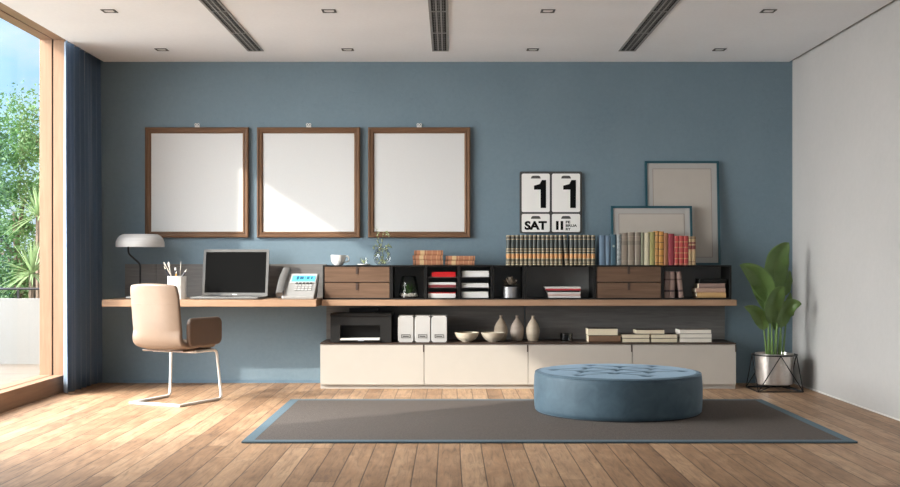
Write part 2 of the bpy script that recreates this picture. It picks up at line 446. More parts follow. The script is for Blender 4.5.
yucca((-4.90, 2.62, -.16), 1.16, .42, 2, 'lower spiky yucca rosette just above the terrace parapet')

# ---------------------------------------------------------------- curtain
def curtain():
    b = MB(); n = 150; Y0, Y1 = -.93, -.03
    def prof(u, z):
        y = Y0 + (Y1 - Y0) * u
        amp = .028 * (1 - .2 * z / 3)
        ph = u * 2 * PI * 6.0 + 1.2
        k_ = max(0, 1 - u / .05); amp *= 1 - .6 * k_
        x = -3.273 + .010 * k_ + amp * math.sin(ph + .4 * math.sin(z * .8)) + .007 * math.sin(ph * 2.3 + z * .7)
        return (x, y + .012 * math.sin(ph * 1.0 + 1.2 + z * .5), z)
    b.grid(lambda u, v: prof(u, .012 + v * 3.0), n, 14)
    o = b.build('window_curtain', M['curtain'], sharp=0)
    s = o.modifiers.new('Solidify', 'SOLIDIFY'); s.thickness = .004
    # move origin to its base
    base = Vector((-3.283, -.5, .012))
    for v in o.data.vertices: v.co -= base
    o.location = base
    tag(o, 'navy blue floor length curtain gathered in folds beside the oak framed window', 'curtain')
curtain()

# ---------------------------------------------------------------- ceiling vents and downlights
for i, (x0, x1, lab) in enumerate(((-1.79, -1.648, 'dark grey slotted ceiling vent on the left, nearest the window'),
                              (-.158, -.012, 'dark grey slotted ceiling vent in the middle, above the third wooden picture frame'),
                              (1.490, 1.640, 'dark grey slotted ceiling vent on the right, nearest the white wall'))):
    xc = (x0 + x1) / 2; W = x1 - x0; L = 7.2; y1 = -.545
    t = thing('ceiling_vent', lab, 'vent', (xc, y1 - L / 2, ZC), group='slotted ceiling vents')
    b = MB(); hw = W / 2; hl = L / 2; fr = .019
    b.box(-hw, -hw + fr, -hl, hl, -.006, -.0005).box(hw - fr, hw, -hl, hl, -.006, -.0005).box(-hw, hw, hl - .02, hl, -.006, -.0005).box(-hw, hw, -hl, -hl + .02, -.006, -.0005)
    sw = (W - 2 * fr) / 3
    for k in (1, 2): b.box(-hw + fr + k * sw - .0075, -hw + fr + k * sw + .0075, -hl, hl, -.006, -.0005)
    k = .77
    while k < L: b.box(-hw, hw, hl - k - .011, hl - k + .011, -.0065, -.0005); k += .77
    b.build('frame', mat('vent_grey_metal', (.26, .26, .255), .5, .1), t)
    MB().box(-hw + .002, hw - .002, -hl + .002, hl - .002, -.0012, -.0004).build('backing', M['black'], t)
    for k in range(3):
        f = MB(); xa = -hw + fr + (k + .5) * sw; n = int(L / .09)
        for j in range(n):
            yy = -hl + .03 + j * (L - .06) / n
            f.box(xa - sw / 2 + .008, xa + sw / 2 - .008, yy, yy + .006, -.0045, -.0014)
        f.box(xa - .0025, xa + .0025, -hl + .02, hl - .02, -.005, -.0014)
        f.build('louvre', mat('vent_fin', (.13, .13, .13), .5, .1), t)
first = None
for row, (Y, rn) in enumerate(((-.60, 'back'), (-2.09, 'front'))):
    for k, xx in enumerate((-2.537, -.90, .728, 2.37)):
        lab = 'square ceiling downlight, %s, row %s the blue wall' % (('first from the window', 'second from the window', 'second from the white wall', 'nearest the white wall')[k], 'nearest' if row == 0 else 'further from')
        if first is None:
            t = thing('ceiling_downlight', lab, 'downlight', (xx, Y, ZC), group='recessed ceiling downlights'); first = t
            b = MB(); w = .052
            b.box(-w, w, -w, -w + .016, -.004, -.0004).box(-w, w, w - .016, w, -.004, -.0004).box(-w, -w + .016, -w, w, -.004, -.0004).box(w - .016, w, -w, w, -.004, -.0004)
            b.build('trim_frame', mat('downlight_trim', (.06, .058, .056), .5, .2), t)
            MB().lathe([(.040, -.0010), (.040, -.0024), (.030, -.0030), (.00001, -.0030)], 20).build('lens', mat('downlight_lens', (.75, .74, .72), .4), t)
        else: dup(first, (xx, Y, ZC), label=lab)

# ---------------------------------------------------------------- rug
t = thing('area_rug', 'large taupe woven rug with blue binding lying on the oak floor', 'rug', (.62, -2.37, 0))
hw, hl, bw = 1.92, 1.06, .07
MB().box(-hw + bw, hw - bw, -hl + bw, hl - bw, .001, .012).build('rug_field', M['rug'], t)
b = MB(); z = .0125
b.box(-hw, -hw + bw, -hl, hl, .001, z).box(hw - bw, hw, -hl, hl, .001, z).box(-hw + bw, hw - bw, -hl, -hl + bw, .001, z).box(-hw + bw, hw - bw, hl - bw, hl, .001, z)
b.build('rug_binding', M['rug_edge'], t, .002)

# ---------------------------------------------------------------- ottoman
def ottoman():
    R, H = .622, .310
    t = thing('round_ottoman', 'large round blue velvet ottoman with button tufted top standing on the rug', 'ottoman', (1.258, -2.01, .0125))
    MB().lathe([(R - .012, 0), (R - .012, .006)], 64).build('base', mat('ottoman_base', (.012, .016, .022), .7), t)
    g = .29; btn = []
    rot = .35
    for i in range(-4, 5):
        for j in range(-4, 5):
            x = (i + (.5 if j % 2 else 0)) * g; y = j * g * .75
            x, y = x * math.cos(rot) - y * math.sin(rot), x * math.sin(rot) + y * math.cos(rot)
            if math.hypot(x, y) < R - .13: btn.append((x, y))
    def top(x, y):
        ds = sorted((math.hypot(x - bx, y - by), bx, by) for bx, by in btn)
        d = ds[0][0]
        z = -.020 * math.exp(-(d / .035) ** 2)
        # crease: on the segment joining near buttons
        for (d2, bx, by) in ds[1:4]:
            ax, ay = ds[0][1], ds[0][2]; L = math.hypot(bx - ax, by - ay)
            if L > g * 1.15 or L < .01: continue
            u = ((x - ax) * (bx - ax) + (y - ay) * (by - ay)) / L / L
            if 0 <= u <= 1:
                pd = abs((x - ax) * (by - ay) - (y - ay) * (bx - ax)) / L
                z -= .006 * math.exp(-(pd / .016) ** 2)
        r = math.hypot(x, y); fade = max(0, min(1, (R - .06 - r) / .08))
        return z * fade + .012 * (1 - (r / R) ** 2)
    b = MB(); n = 144; rings = [R * (i / 52) for i in range(1, 50)]
    vs = [(0, 0, H - .012 + top(0, 0))]; fs = []
    cr = .035
    prof = [(r, None) for r in rings if r < R - cr]
    prof += [(R - cr + cr * math.sin(a), H - .012 - cr + cr * math.cos(a)) for a in [PI / 2 * k / 7 for k in range(8)]]
    prof += [(R + .004, H * .6), (R + .003, H * .3), (R, .04), (R - .004, .015), (R - .016, .006)]
    for r, z in prof:
        for k in range(n):
            a = 2 * PI * k / n; x, y = r * math.cos(a), r * math.sin(a)
            vs.append((x, y, H - .012 + top(x, y) if z is None else z))
    for k in range(n): fs.append((0, 1 + k, 1 + (k + 1) % n))
    for i in range(len(prof) - 1):
        for k in range(n):
            k2 = (k + 1) % n; fs.append((1 + i * n + k, 1 + (i + 1) * n + k, 1 + (i + 1) * n + k2, 1 + i * n + k2))
    b.add(vs, fs, 0, True); b.build('cushion', M['velvet'], t, sharp=0)
    for bx, by in btn:
        MB().sphere((bx, by, H - .012 + top(bx, by) + .004), .013, 6, sz=.5).build('button', M['velvet'], t)
    p = MB(); p.tube([((R - .006) * math.cos(a), (R - .006) * math.sin(a), H - .020) for a in [2 * PI * k / 96 for k in range(96)]], .0035, 6, closed=True)
    p.build('piping', M['velvet'], t)
ottoman()

# ---------------------------------------------------------------- desk, shelf, panels, cabinets
ZD, ZS = .80, .791
tag(MB().box(-.938, .938, -.33, .33, -.061, 0).build('wall_desk', M['desk'], bevel=.003, loc=(-2.107, -.331, ZD)),
    'long walnut desktop fixed to the blue wall under the laptop', 'desk')
tag(MB().box(-1.861, 1.861, -.21, .21, -.054, 0).build('wall_shelf', M['desk'], bevel=.003, loc=(.710, -.211, ZS)),
    'long walnut wall shelf carrying the row of dark cubbies', 'shelf')
t = thing('wall_panel', 'grey stained wood panel on the wall behind laptop and phone', 'wall panel', (-2.09, -.012, ZD + .001))
x0, x1 = -3.03 + 2.09, -1.153 + 2.09; xs = (156 - 450) / 107.3 + 2.09
MB().box(x0, xs - .002, -.012, .010, 0, .309).build('panel_board', M['greyoak'], t)
MB().box(xs + .002, x1, -.012, .010, 0, .309).build('panel_board', M['greyoak'], t)
t = thing('wall_panel', 'long grey stained wood panel between the cabinets and the walnut shelf', 'wall panel', (.705, -.012, .413))
MB().box(-1.857, -.012, -.012, .010, 0, .322).build('panel_board', M['greyoak'], t)
MB().box(-.003, 1.857, -.012, .010, 0, .322).build('panel_board', M['greyoak'], t)

cabs = None
cl = ['cream lacquered low cabinet under the printer', 'cream lacquered low cabinet under the white file boxes and bowls',
      'cream lacquered low cabinet under the glass dish, partly behind the ottoman', 'cream lacquered low cabinet under the pale book stacks, at the right end']
for k in range(4):
    x = -1.155 + .925 * (k + .5)
    if cabs is None:
        t = thing('low_cabinet', cl[0], 'cabinet', (x, 0, 0), group='cream low cabinets'); cabs = t
        MB().box(-.4615, .4615, -.478, -.002, .034, .398).build('body', M['lacquer'], t)
        MB().box(-.4615, .4615, -.470, -.01, 0, .034).build('plinth', M['plinth'], t)
        d = MB().box(-.4600, .4600, -.500, -.4785, .040, .392).build('door', M['lacquer'], t, .0015)
        MB().box(.4520, .4622, -.5025, -.478, .330, .3935).build('handle', M['leather_tab'], d)
    else: dup(cabs, (x, 0, 0), label=cl[k])
tag(MB().box(-1.85, 1.85, -.247, .247, 0, .0105).build('cabinet_top', M['darktop'], loc=(.695, -.250, .3985)),
    'thin dark walnut top running over all four cream cabinets', 'cabinet top')
ZK = .409   # top of the cabinet slab

# ---------------------------------------------------------------- cubbies on the shelf
ZB, ZT = ZS + .0008, 1.101
YB = -.36
def edge(px): return SX(px, YB)
cub = [(322.6, 391.3, 'drawers', 'dark cubby with two walnut drawers under the white cup'),
       (391.3, 425.6, 'open', 'dark open cubby holding the glass terrarium'),
       (425.6, 459.2, 'shelves', 'dark cubby with two thin shelves holding red and white papers'),
       (459.2, 492.4, 'shelves', 'dark cubby with two thin shelves holding only white papers'),
       (492.4, 524.6, 'open', 'dark open cubby holding the small silver plant pot'),
       (524.6, 595.0, 'open', 'wide dark open cubby holding a few magazines'),
       (595.0, 662.8, 'drawers', 'dark cubby with two walnut drawers under the coloured books'),
       (662.8, 731.6, 'open', 'wide dark open cubby at the right end holding brown books')]
CI = []
for a, b_, kind, lab in cub:
    x0, x1 = edge(a) + .0008, edge(b_) - .0008; xc = (x0 + x1) / 2; hw = (x1 - x0) / 2; h = ZT - ZB; th = .013
    CI.append((x0 + th, x1 - th))
    t = thing('storage_cubby', lab, 'cubby', (xc, -.18, ZB), group='dark cubbies on the walnut shelf')
    b = MB(); y0, y1 = -.18, .166
    b.box(-hw, hw, y0, y1, 0, th).box(-hw, hw, y0, y1, h - th, h).box(-hw, -hw + th, y0, y1, th, h - th).box(hw - th, hw, y0, y1, th, h - th)
    b.build('carcass', M['anthra'], t, .001)
    MB().box(-hw + th, hw - th, y1 - .01, y1, th, h - th).build('back_panel', mat('cubby_back_grey', (.26, .255, .25), .6, 0, .06, 10), t)
    if kind == 'drawers':
        hh_ = (h - 2 * th - .010) / 2
        for k in range(2):
            z0 = th + .001 + k * (hh_ + .008)
            d = MB().box(-hw + th + .003, hw - th - .003, y0 + .004, y1 - .02, z0, z0 + hh_).build('drawer', M['drawer'], t, .001)
            MB().box(-.011, .011, y0 - .0015, y0 + .0035, z0 + hh_ - .065, z0 + hh_).build('handle', M['leather_tab'], d)
    if kind == 'shelves':
        for zz in (SZ(277, YB) - ZB, SZ(287.5, YB) - ZB):
            MB().box(-hw + th, hw - th, y0 + .01, y1 - .012, zz - .004, zz).build('shelf', mat('grey_shelf_edge', (.10, .095, .09), .5), t)

# ---------------------------------------------------------------- three framed canvases
for i, (a, c_, lab) in enumerate(((144.7, 248.4, 'blank white canvas in walnut frame above the desk lamp, first from the window'),
                                 (256.7, 360.0, 'blank white canvas in walnut frame above the phone, the middle one of three'),
                                 (368.0, 470.4, 'blank white canvas in walnut frame above the stacked tan books'))):
    Y = -.035; x0, x1 = SX(a, Y), SX(c_, Y); z0, z1 = SZ(237.6, Y), SZ(127.2, Y)
    xc = (x0 + x1) / 2; hw = (x1 - x0) / 2; h = z1 - z0; fw = .056
    t = thing('picture_frame', lab, 'picture frame', (xc, 0, z0), group='walnut picture frames on the wall')
    # moulding profile: outer lip, hollow, inner lip (mitred sides)
    def side(p0, p1, q0, q1, m, nm):
        pass
    prof = [(0, -.004), (0, -.030), (.004, -.038), (.014, -.040), (.019, -.033), (.034, -.030), (.038, -.034), (.044, -.034), (.050, -.026), (.056, -.020), (.056, -.004)]
    cor = [(-hw, 0), (hw, 0), (hw, h), (-hw, h)]; inn = [(1, 1), (-1, 1), (-1, -1), (1, -1)]
    for s_ in range(4):
        e = (s_ + 1) % 4; vs = []
        for q in (s_, e):
            for o_, y in prof: vs.append((cor[q][0] + inn[q][0] * o_, y, cor[q][1] + inn[q][1] * o_))
        n = len(prof); fs = [(k, k + 1, n + k + 1, n + k) for k in range(n - 1)] + [(n - 1, 0, n, 2 * n - 1)]
        b = MB(); b.add(vs, fs); b.add(vs, [tuple(range(n)), tuple(range(n, 2 * n))[::-1]])
        b.build('frame_rail', M['frame_wood_h'] if s_ % 2 == 0 else M['frame_wood'], t)
    MB().box(-hw + fw - .008, hw - fw + .008, -.016, -.004, fw - .008, h - fw + .008).build('canvas', M['canvas'], t)
    b = MB(); b.box(-.022, .022, -.012, -.002, h - .002, h + .012)
    for dx in (-.012, .012):
        b.tube([(dx + .009 * math.cos(k * PI / 6), -.014, h + .026 + .011 * math.sin(k * PI / 6)) for k in range(12)], .0035, 6, closed=True)
    b.build('hanger', M['whitemetal'], t)

# ---------------------------------------------------------------- calendar
def text_mesh(s, size, off=0, align='LEFT'):
    cu = bpy.data.curves.new('t', 'FONT'); cu.body = s; cu.size = size; cu.offset = off; cu.extrude = .0008
    cu.align_x = align; cu.resolution_u = 4
    ob = bpy.data.objects.new('t', cu); COL.objects.link(ob)
    bpy.context.view_layer.update()
    me = bpy.data.meshes.new_from_object(ob.evaluated_get(bpy.context.evaluated_depsgraph_get()))
    bpy.data.objects.remove(ob); return me
def place_text(name, s, parent, x0, x1, z0, z1, y, m, off=.0):
    me = text_mesh(s, 1.0, off)
    xs = [v.co.x for v in me.vertices]; zs = [v.co.y for v in me.vertices]
    ax, bx, az, bz = min(xs), max(xs), min(zs), max(zs)
    for v in me.vertices:
        X_ = x0 + (v.co.x - ax) / (bx - ax) * (x1 - x0); Z_ = z0 + (v.co.y - az) / (bz - az) * (z1 - z0)
        v.co = Vector((X_, y - v.co.z * .6, Z_))
    me.materials.clear(); me.materials.append(m)
    o = bpy.data.objects.new(name, me); COL.objects.link(o); o.parent = parent; return o
def calendar():
    Y = -.03; X = lambda p: SX(p, Y) - SX(551, Y); z00 = SZ(233.2, Y); Z = lambda p: SZ(p, Y) - z00
    t = thing('flip_calendar', 'wall calendar of four white cards reading 1 1 SAT II February on dark backing', 'calendar', (SX(551, Y), 0, z00))
    MB().prism(rrect(X(582.2) - X(519.8), Z(171.4), .016, 5, 0, Z(171.4) / 2), -.022, -.002, 'y').build('backing', mat('calendar_backing', (.055, .055, .055), .5), t)
    ink = mat('black_ink', (.004, .004, .004), .7, spec=.1); sl = mat('slot_grey', (.07, .068, .065), .6)
    card = mat('card_white', (.84, .83, .81), .4, 0, .01)
    def cardm(name, x0, x1, yt, yb):
        a, b_, c, d = X(x0), X(x1), Z(yt), Z(yb)
        o = MB().prism(rrect(b_ - a, c - d, .014, 5, (a + b_) / 2, (c + d) / 2), -.028, -.0222, 'y').build(name, card, t)
        xm = (a + b_) / 2; zt = Z(yt + 2.1); zb = Z(yt + 4.9); hw = .046
        poly = [(xm - hw, zb), (xm + hw, zb), (xm + hw * .85, zb + (zt - zb) * .75), (xm + hw * .6, zt), (xm - hw * .6, zt), (xm - hw * .85, zb + (zt - zb) * .75)]
        MB().prism(poly, -.0288, -.0278, 'y').build('card_slot', sl, o)
        return o
    def one(o, xs0, xs1, xf):
        a, b_, f = X(xs0), X(xs1), X(xf); zt, zb = Z(180.0), Z(208.0)
        poly = [(a, zb), (b_, zb), (b_, zt), (a + .012, zt), (a - .008, Z(184.0)), (f, Z(185.6)), (f, Z(189.6)), (a, Z(189.6))]
        MB().prism(poly, -.0292, -.0278, 'y').build('numeral', ink, o)
    one(cardm('day_card', 521.8, 549.8, 173.6, 212), 540.6, 546.1, 534.0)
    one(cardm('day_card', 552.0, 580.1, 173.6, 212), 570.2, 575.9, 563.2)
    o = cardm('weekday_card', 521.8, 549.8, 213.9, 232); place_text('lettering', 'SAT', o, X(524.6), X(546.9), Z(229.9), Z(221.0), -.0284, ink, .048)
    o = cardm('month_card', 552, 580.1, 213.9, 232)
    MB().box(X(556.0), X(558.6), -.0292, -.0278, Z(229.9), Z(221.0)).box(X(560.6), X(563.2), -.0292, -.0278, Z(229.9), Z(221.0)).build('numeral', ink, o)
    place_text('lettering', 'FE', o, X(565.8), X(570.3), Z(223.4), Z(220.8), -.0284, ink, .035)
    place_text('lettering', 'BRUA', o, X(565.8), X(577.0), Z(226.9), Z(224.3), -.0284, ink, .035)
    place_text('lettering', 'RY', o, X(565.8), X(570.8), Z(230.4), Z(227.8), -.0284, ink, .035)
calendar()

# ---------------------------------------------------------------- books
def M_(ax, a): return Matrix.Rotation(a, 4, ax)
def book(loc, th, h, d, cover, pages, label, group, lying=False, flip=False, rz=0, lean=0, name='book', cat='book', round_=.35):
    t = thing(name, label, cat, loc, rz, group)
    cv = .0022; pr = []
    hw = th / 2; sp = th * round_ * .5
    outer = [(-hw, d), (-hw, sp)] + [(-hw * math.cos(a), sp - sp * math.sin(a)) for a in [PI * k / 8 for k in range(1, 8)]] + [(hw, sp), (hw, d)]
    iw = hw - cv
    inner = [(iw, d), (iw, sp + cv), (-iw, sp + cv), (-iw, d)]
    if lying:
        P = lambda x, y, z: (z - h / 2, (d - y) if flip else y, x + hw)
    else: P = lambda x, y, z: (x, y, z)
    def addm(poly, z0, z1, quads, smooth):
        b = MB(); n = len(poly); vs = [P(x, y, z0) for x, y in poly] + [P(x, y, z1) for x, y in poly]
        b.add(vs, [tuple(range(n))[::-1], tuple(range(n, 2 * n))]); o = len(b.v)
        b.f += [(i, (i + 1) % n, n + (i + 1) % n, n + i) for i in range(n)]; b.mi += [0] * n; b.sm += [smooth] * n
        return b
    addm(outer + inner, 0, h, None, True).build('cover', cover, t, sharp=45)
    pg = [(-iw + .0002, sp + cv + .0002), (iw - .0002, sp + cv + .0002), (iw - .0002, d - .004), (-iw + .0002, d - .004)]
    addm(pg, .003, h - .003, None, False).build('pages', pages, t)
    if lean: t.rotation_euler = (0, lean, rz)
    return t

def band_mat(name, stops, rough=.5, h=.277):
    t = NT(name); tc = t.new('ShaderNodeTexCoord'); sx = t.new('ShaderNodeSeparateXYZ'); t.link(tc.outputs['Object'], sx.inputs[0])
    f = t.math('DIVIDE', sx.outputs[2], h)
    t.link(t.ramp(f, stops, 'CONSTANT'), t.bsdf.inputs['Base Color']); t.bsdf.inputs['Roughness'].default_value = rough
    return t.m
cr, dk, og = (.38, .31, .19), (.022, .026, .026), (.52, .25, .09)
gd = (.13, .11, .08); gr_ = (.045, .056, .056)
enc = band_mat('encyclopedia_binding', [(0, cr), (.05, dk), (.08, cr), (.11, gd), (.16, dk), (.19, cr), (.22, og), (.36, cr), (.385, dk), (.43, cr), (.46, gd), (.52, cr), (.55, dk), (.58, gr_), (.83, cr), (.86, dk), (.90, gd), (.94, cr)])
YE = -.335
ordn = ['first', 'second', 'third', 'fourth', 'fifth', 'sixth', 'seventh', 'eighth', 'ninth', 'tenth', 'eleventh', 'twelfth', 'thirteenth']
proto = None
px = [509.0 + 4.307 * i for i in range(13)]; px2 = [571.8 + 4.307 * i for i in range(6)]
items = [(p, 'banded encyclopedia volume, %s from the left under the calendar' % ordn[i]) for i, p in enumerate(px)]
items += [(p, 'banded encyclopedia volume right of the leaning one, %s' % ('last in its row' if i == 5 else ordn[5 - i] + ' from the row end')) for i, p in enumerate(px2)]
for p, lab in items:
    loc = (SX(p, YE), YE, ZT + .0006)
    if proto is None: proto = book(loc, .0378, .270, .17, enc, M['white_pages'], lab, 'matching encyclopedia volumes', round_=.9)
    else: dup(proto, loc, label=lab)
d_ = dup(proto, (SX(567.3, YE), YE, ZT + .0010), label='the one banded encyclopedia volume that leans, beside the narrow gap in its row')
d_.rotation_euler = (0, -math.radians(4.4), 0); d_.location.z += .0010

YC = -.33
colr = [(599.5, 605.6, 235.5, (.11, .17, .245), 'pale blue book at the left end of the coloured row, widest of the blues'),
        (605.9, 610.3, 236, (.12, .185, .26), 'slim pale blue book, second in the coloured row'),
        (610.7, 616.6, 234.5, (.045, .10, .14), 'dark teal book with small emblem, third in the coloured row'),
        (617.0, 621.3, 234.5, (.26, .29, .30), 'mottled pale grey blue book beside the dark teal book'),
        (621.7, 627.8, 233, (.23, .19, .15), 'taupe book, leftmost of the three matching taupe books'),
        (628.0, 634.9, 232.5, (.23, .19, .15), 'taupe book, middle of the three matching taupe books'),
        (635.1, 641.0, 232.5, (.22, .185, .15), 'taupe book, rightmost of the three matching taupe books'),
        (641.2, 644.2, 232.5, (.20, .20, .14), 'thin grey green book left of the cream book'),
        (644.4, 649.6, 233, (.55, .50, .36), 'cream yellow book in the coloured row'),
        (649.9, 655.2, 232, (.30, .27, .10), 'olive yellow book right of the cream book'),
        (655.5, 658.9, 231, (.42, .21, .06), 'thin tan orange book with gold bands, left of the wider orange one'),
        (659.1, 663.9, 231.5, (.52, .25, .06), 'orange book with gold bands, left of the rust book'),
        (664.1, 668.2, 233, (.30, .13, .06), 'rust brown book between orange and crimson books'),
        (668.5, 674.4, 233.8, (.27, .035, .05), 'plain crimson book, widest of the reds'),
        (674.8, 679.3, 236, (.38, .050, .045), 'red book with gold bands, next to the crimson book'),
        (679.5, 684.0, 236, (.38, .050, .045), 'red book with gold bands, middle of three alike'),
        (684.2, 688.6, 236, (.38, .050, .045), 'red book with gold bands, next to the striped tan books'),
        (688.9, 692.0, 236.5, None, 'thin tan book with dark red label, left of its twin at the row end'),
        (692.3, 695.8, 236.5, None, 'tan book with dark red label, at the right end of the coloured row')]
for i, (a, b_, yt, c, lab) in enumerate(colr):
    x0, x1 = SX(a, YC), SX(b_, YC); h = SZ(yt, YC) - ZT
    if c is None:
        m = band_mat('tan_label_binding', [(0, (.36, .24, .13)), (.1, (.16, .09, .05)), (.13, (.40, .28, .15)), (.55, (.15, .02, .02)), (.68, (.40, .28, .15)), (.74, (.15, .02, .02)), (.80, (.40, .28, .15)), (.92, (.16, .09, .05)), (.95, (.36, .24, .13))], h=h)
    elif i in (14, 15, 16):
        g = (.45, .22, .10); m = band_mat('red_gilt_binding_%d' % i, sum([[(.02 + k * .19, g), (.05 + k * .19, c)] for k in range(5)], [(0, c)]), h=h)
    elif i in (10, 11):
        g = (.16, .09, .04); m = band_mat('orange_gilt_binding_%d' % i, sum([[(.06 + k * .2, g), (.085 + k * .2, c)] for k in range(5)], [(0, c)]), h=h)
    elif i in (4, 5, 6):
        m = band_mat('taupe_binding_%d' % i, [(0, c), (.12, mul(c, 1.3)), (.14, c), (.62, mul(c, .75)), (.74, c), (.86, mul(c, 1.3)), (.88, c)], h=h)
    elif i == 3:
        m = mat('mottled_binding', c, .6, 0, .5, 30)
    else: m = mat('cloth_binding_%d' % i, c, .6, 0, .08)
    t_ = book(((x0 + x1) / 2, YC, ZT + .0006), x1 - x0 - .0006, h, .13, m, M['cream_pages'], lab, 'coloured books on the cubbies', round_=.35)
    if i == 2:
        MB().lathe([(.0001, 0), (.012, 0), (.012, .001), (.0001, .001)], 6, M=Matrix.Translation((0, -.0006, h * .62)) @ M_('X', PI / 2)).build('emblem', mat('emblem_pale', (.35, .42, .40), .5), t_)

def stack(x0, x1, ys, Yf, z0, covers, pages, labels, group, d=.17, flip=False, rzs=None, offs=None, name='book', cat='book'):
    z = z0 + .0004; out = []
    for k, (hpx, cv) in enumerate(zip(ys, covers)):
        th = hpx * (D + Yf) / F
        a, b_ = (x0, x1) if offs is None else offs[k]
        L = SX(b_, Yf) - SX(a, Yf); xc = (SX(b_, Yf) + SX(a, Yf)) / 2
        pm = pages[k] if isinstance(pages, list) else pages
        out.append(book((xc, Yf, z), th - .0005, L, d, cv, pm, labels[k], group, True, flip if not isinstance(flip, list) else flip[k], 0 if rzs is None else rzs[k], name=name, cat=cat))
        z += th + .0002
    return out
tanb = NT('tan_leather_binding'); tc = tanb.new('ShaderNodeTexCoord'); sx = tanb.new('ShaderNodeSeparateXYZ'); tanb.link(tc.outputs['Object'], sx.inputs[0])
f = tanb.math('ADD', tanb.math('DIVIDE', sx.outputs[0], .27), .5)
cc = [(0, (.30, .13, .07)), (.06, (.10, .05, .03)), (.09, (.38, .17, .09)), (.22, (.55, .40, .22)), (.36, (.35, .15, .08)), (.42, (.48, .26, .14)), (.45, (.35, .15, .08)), (.6, (.45, .24, .13)), (.63, (.35, .15, .08)), (.78, (.48, .26, .14)), (.81, (.37, .17, .09)), (.92, (.16, .08, .05)), (.95, (.40, .2, .1))]
tanb.link(tanb.ramp(f, cc, 'CONSTANT'), tanb.bsdf.inputs['Base Color']); TAN = tanb.m
tl = ['tan leather book at the bottom of the stack of three on the cubbies', 'tan leather book in the middle of the stack of three on the cubbies', 'tan leather book on top of the stack of three on the cubbies']
stack(0, 0, (5.0, 4.9, 4.9), -.32, ZT, [TAN] * 3, M['cream_pages'], tl, 'tan leather books on the cubbies', .18, offs=[(413, 443), (412.6, 442.6), (414.2, 443)])
stack(0, 0, (4.6, 4.7), -.32, ZT, [TAN] * 2, M['cream_pages'], ['tan leather book under the other, in the stack of two on the cubbies', 'tan leather book on top, in the stack of two on the cubbies'],
      'tan leather books on the cubbies', .18, offs=[(445.2, 474.4), (445.8, 475)], rzs=[0, .01])

# books in the right-end cubby
mv = mat('mauve_brown_binding', (.30, .20, .17), .6, 0, .1)
mvb = band_mat('mauve_brown_banded', [(0, (.30, .20, .17)), (.22, (.06, .035, .035)), (.30, (.30, .20, .17)), (.66, (.12, .07, .06)), (.72, (.30, .20, .17))], h=.24)
zi = ZB + .013
book((SX(667.2, -.33), -.33, zi + .0006), .0445, .238, .16, mvb, M['cream_pages'], 'mauve brown upright book against the left side of the right-end cubby', 'books in the right-end cubby')
book((SX(672.5, -.33), -.33, zi + .0006), .0445, .238, .16, mvb, M['cream_pages'], 'mauve brown upright book between its upright twin and the leaning one', 'books in the right-end cubby')
book((SX(681.6, -.33) , -.33, zi + .0030), .041, .236, .16, mvb, M['cream_pages'], 'mauve brown book leaning to the left in the right-end cubby', 'books in the right-end cubby', lean=-math.radians(6))
stack(0, 0, (5.4, 4.3, 4.8, 4.6), -.33, zi, [mat('ochre_binding', (.58, .36, .16), .6), mat('dusty_pink_binding', (.45, .29, .22), .6), mv, mat('black_binding', (.008, .0075, .0075), .6, spec=.2)], [M['cream_pages']] * 3 + [M['black']],
      ['ochre book at the bottom of the stack in the right-end cubby', 'dusty pink book, second from the bottom of the stack in the right-end cubby', 'mauve brown book just below the black one in the right-end cubby', 'black book on top of the stack in the right-end cubby'],
      'books in the right-end cubby', .2, offs=[(697.3, 726), (696, 725.6), (699, 725), (700, 726.6)])
# magazines in the wide cubby
stack(0, 0, (1.7, 2.3, 1.7, 1.6, 1.8, 2.0), -.33, zi, [mat('mag_white', (.62, .60, .58), .4), mat('mag_pinkish', (.55, .40, .36), .4), mat('mag_white', (.62, .60, .58), .4), mat('mag_black', (.02, .02, .02), .4), mat('mag_red', (.42, .04, .05), .4), mat('mag_white', (.62, .60, .58), .4)], M['paper'],
      ['white magazine at the very bottom of the pile in the wide cubby', 'pinkish magazine, second from the bottom of the pile in the wide cubby', 'white magazine between pinkish and black ones in the wide cubby', 'black spined magazine in the pile in the wide cubby', 'red spined magazine just below the topmost white one', 'white magazine on top of the pile in the wide cubby'],
      'magazines in the wide cubby', .21, offs=[(549, 580.6), (548.5, 580.4), (548, 580.6), (547.2, 579.5), (545.6, 580.4), (545, 580.8)], name='magazine', cat='magazine')

# paper stacks
def papers(a, b_, yb, rows, label, grp='paper stacks in the cubbies'):
    Y = -.33; x0, x1 = SX(a, Y), SX(b_, Y); w = (x1 - x0) / 2
    t = thing('paper_stack', label, 'papers', ((x0 + x1) / 2, Y, yb), group=grp); z = .0003
    for k, (hpx, m, nm) in enumerate(rows):
        th = hpx * (D + Y) / F; n = max(2, int(th / .006)); b = MB()
        for j in range(n):
            dx = rnd.uniform(-.003, .003); dy = rnd.uniform(-.003, .003)
            b.box(-w + dx, w + dx, dy, .22 + dy, z + j * th / n, z + (j + 1) * th / n - .0003)
        b.build(nm, m, t); z += th
RED = mat('red_folder', (.55, .008, .010), .45, 0, .03); DR = mat('dull_red_folder', (.30, .05, .055), .5)
sA, sB = SZ(277, YB) - 0, SZ(287.5, YB)
papers(432, 455.6, sA, [(4.9, RED, 'folder')], 'bright red folders on the top shelf of the papers cubby')
papers(428.2, 455.6, sB, [(2.6, DR, 'folder'), (2.4, M['paper'], 'sheets')], 'white sheets over dull red folders on the middle shelf of the papers cubby')
papers(428.2, 455.6, zi, [(4.6, M['paper'], 'sheets'), (.8, RED, 'folder')], 'thick white sheets under a thin red folder at the bottom of the papers cubby')
papers(462.2, 488.8, sA, [(6.0, M['paper'], 'sheets')], 'thick white paper pile on the top shelf of the all-white papers cubby')
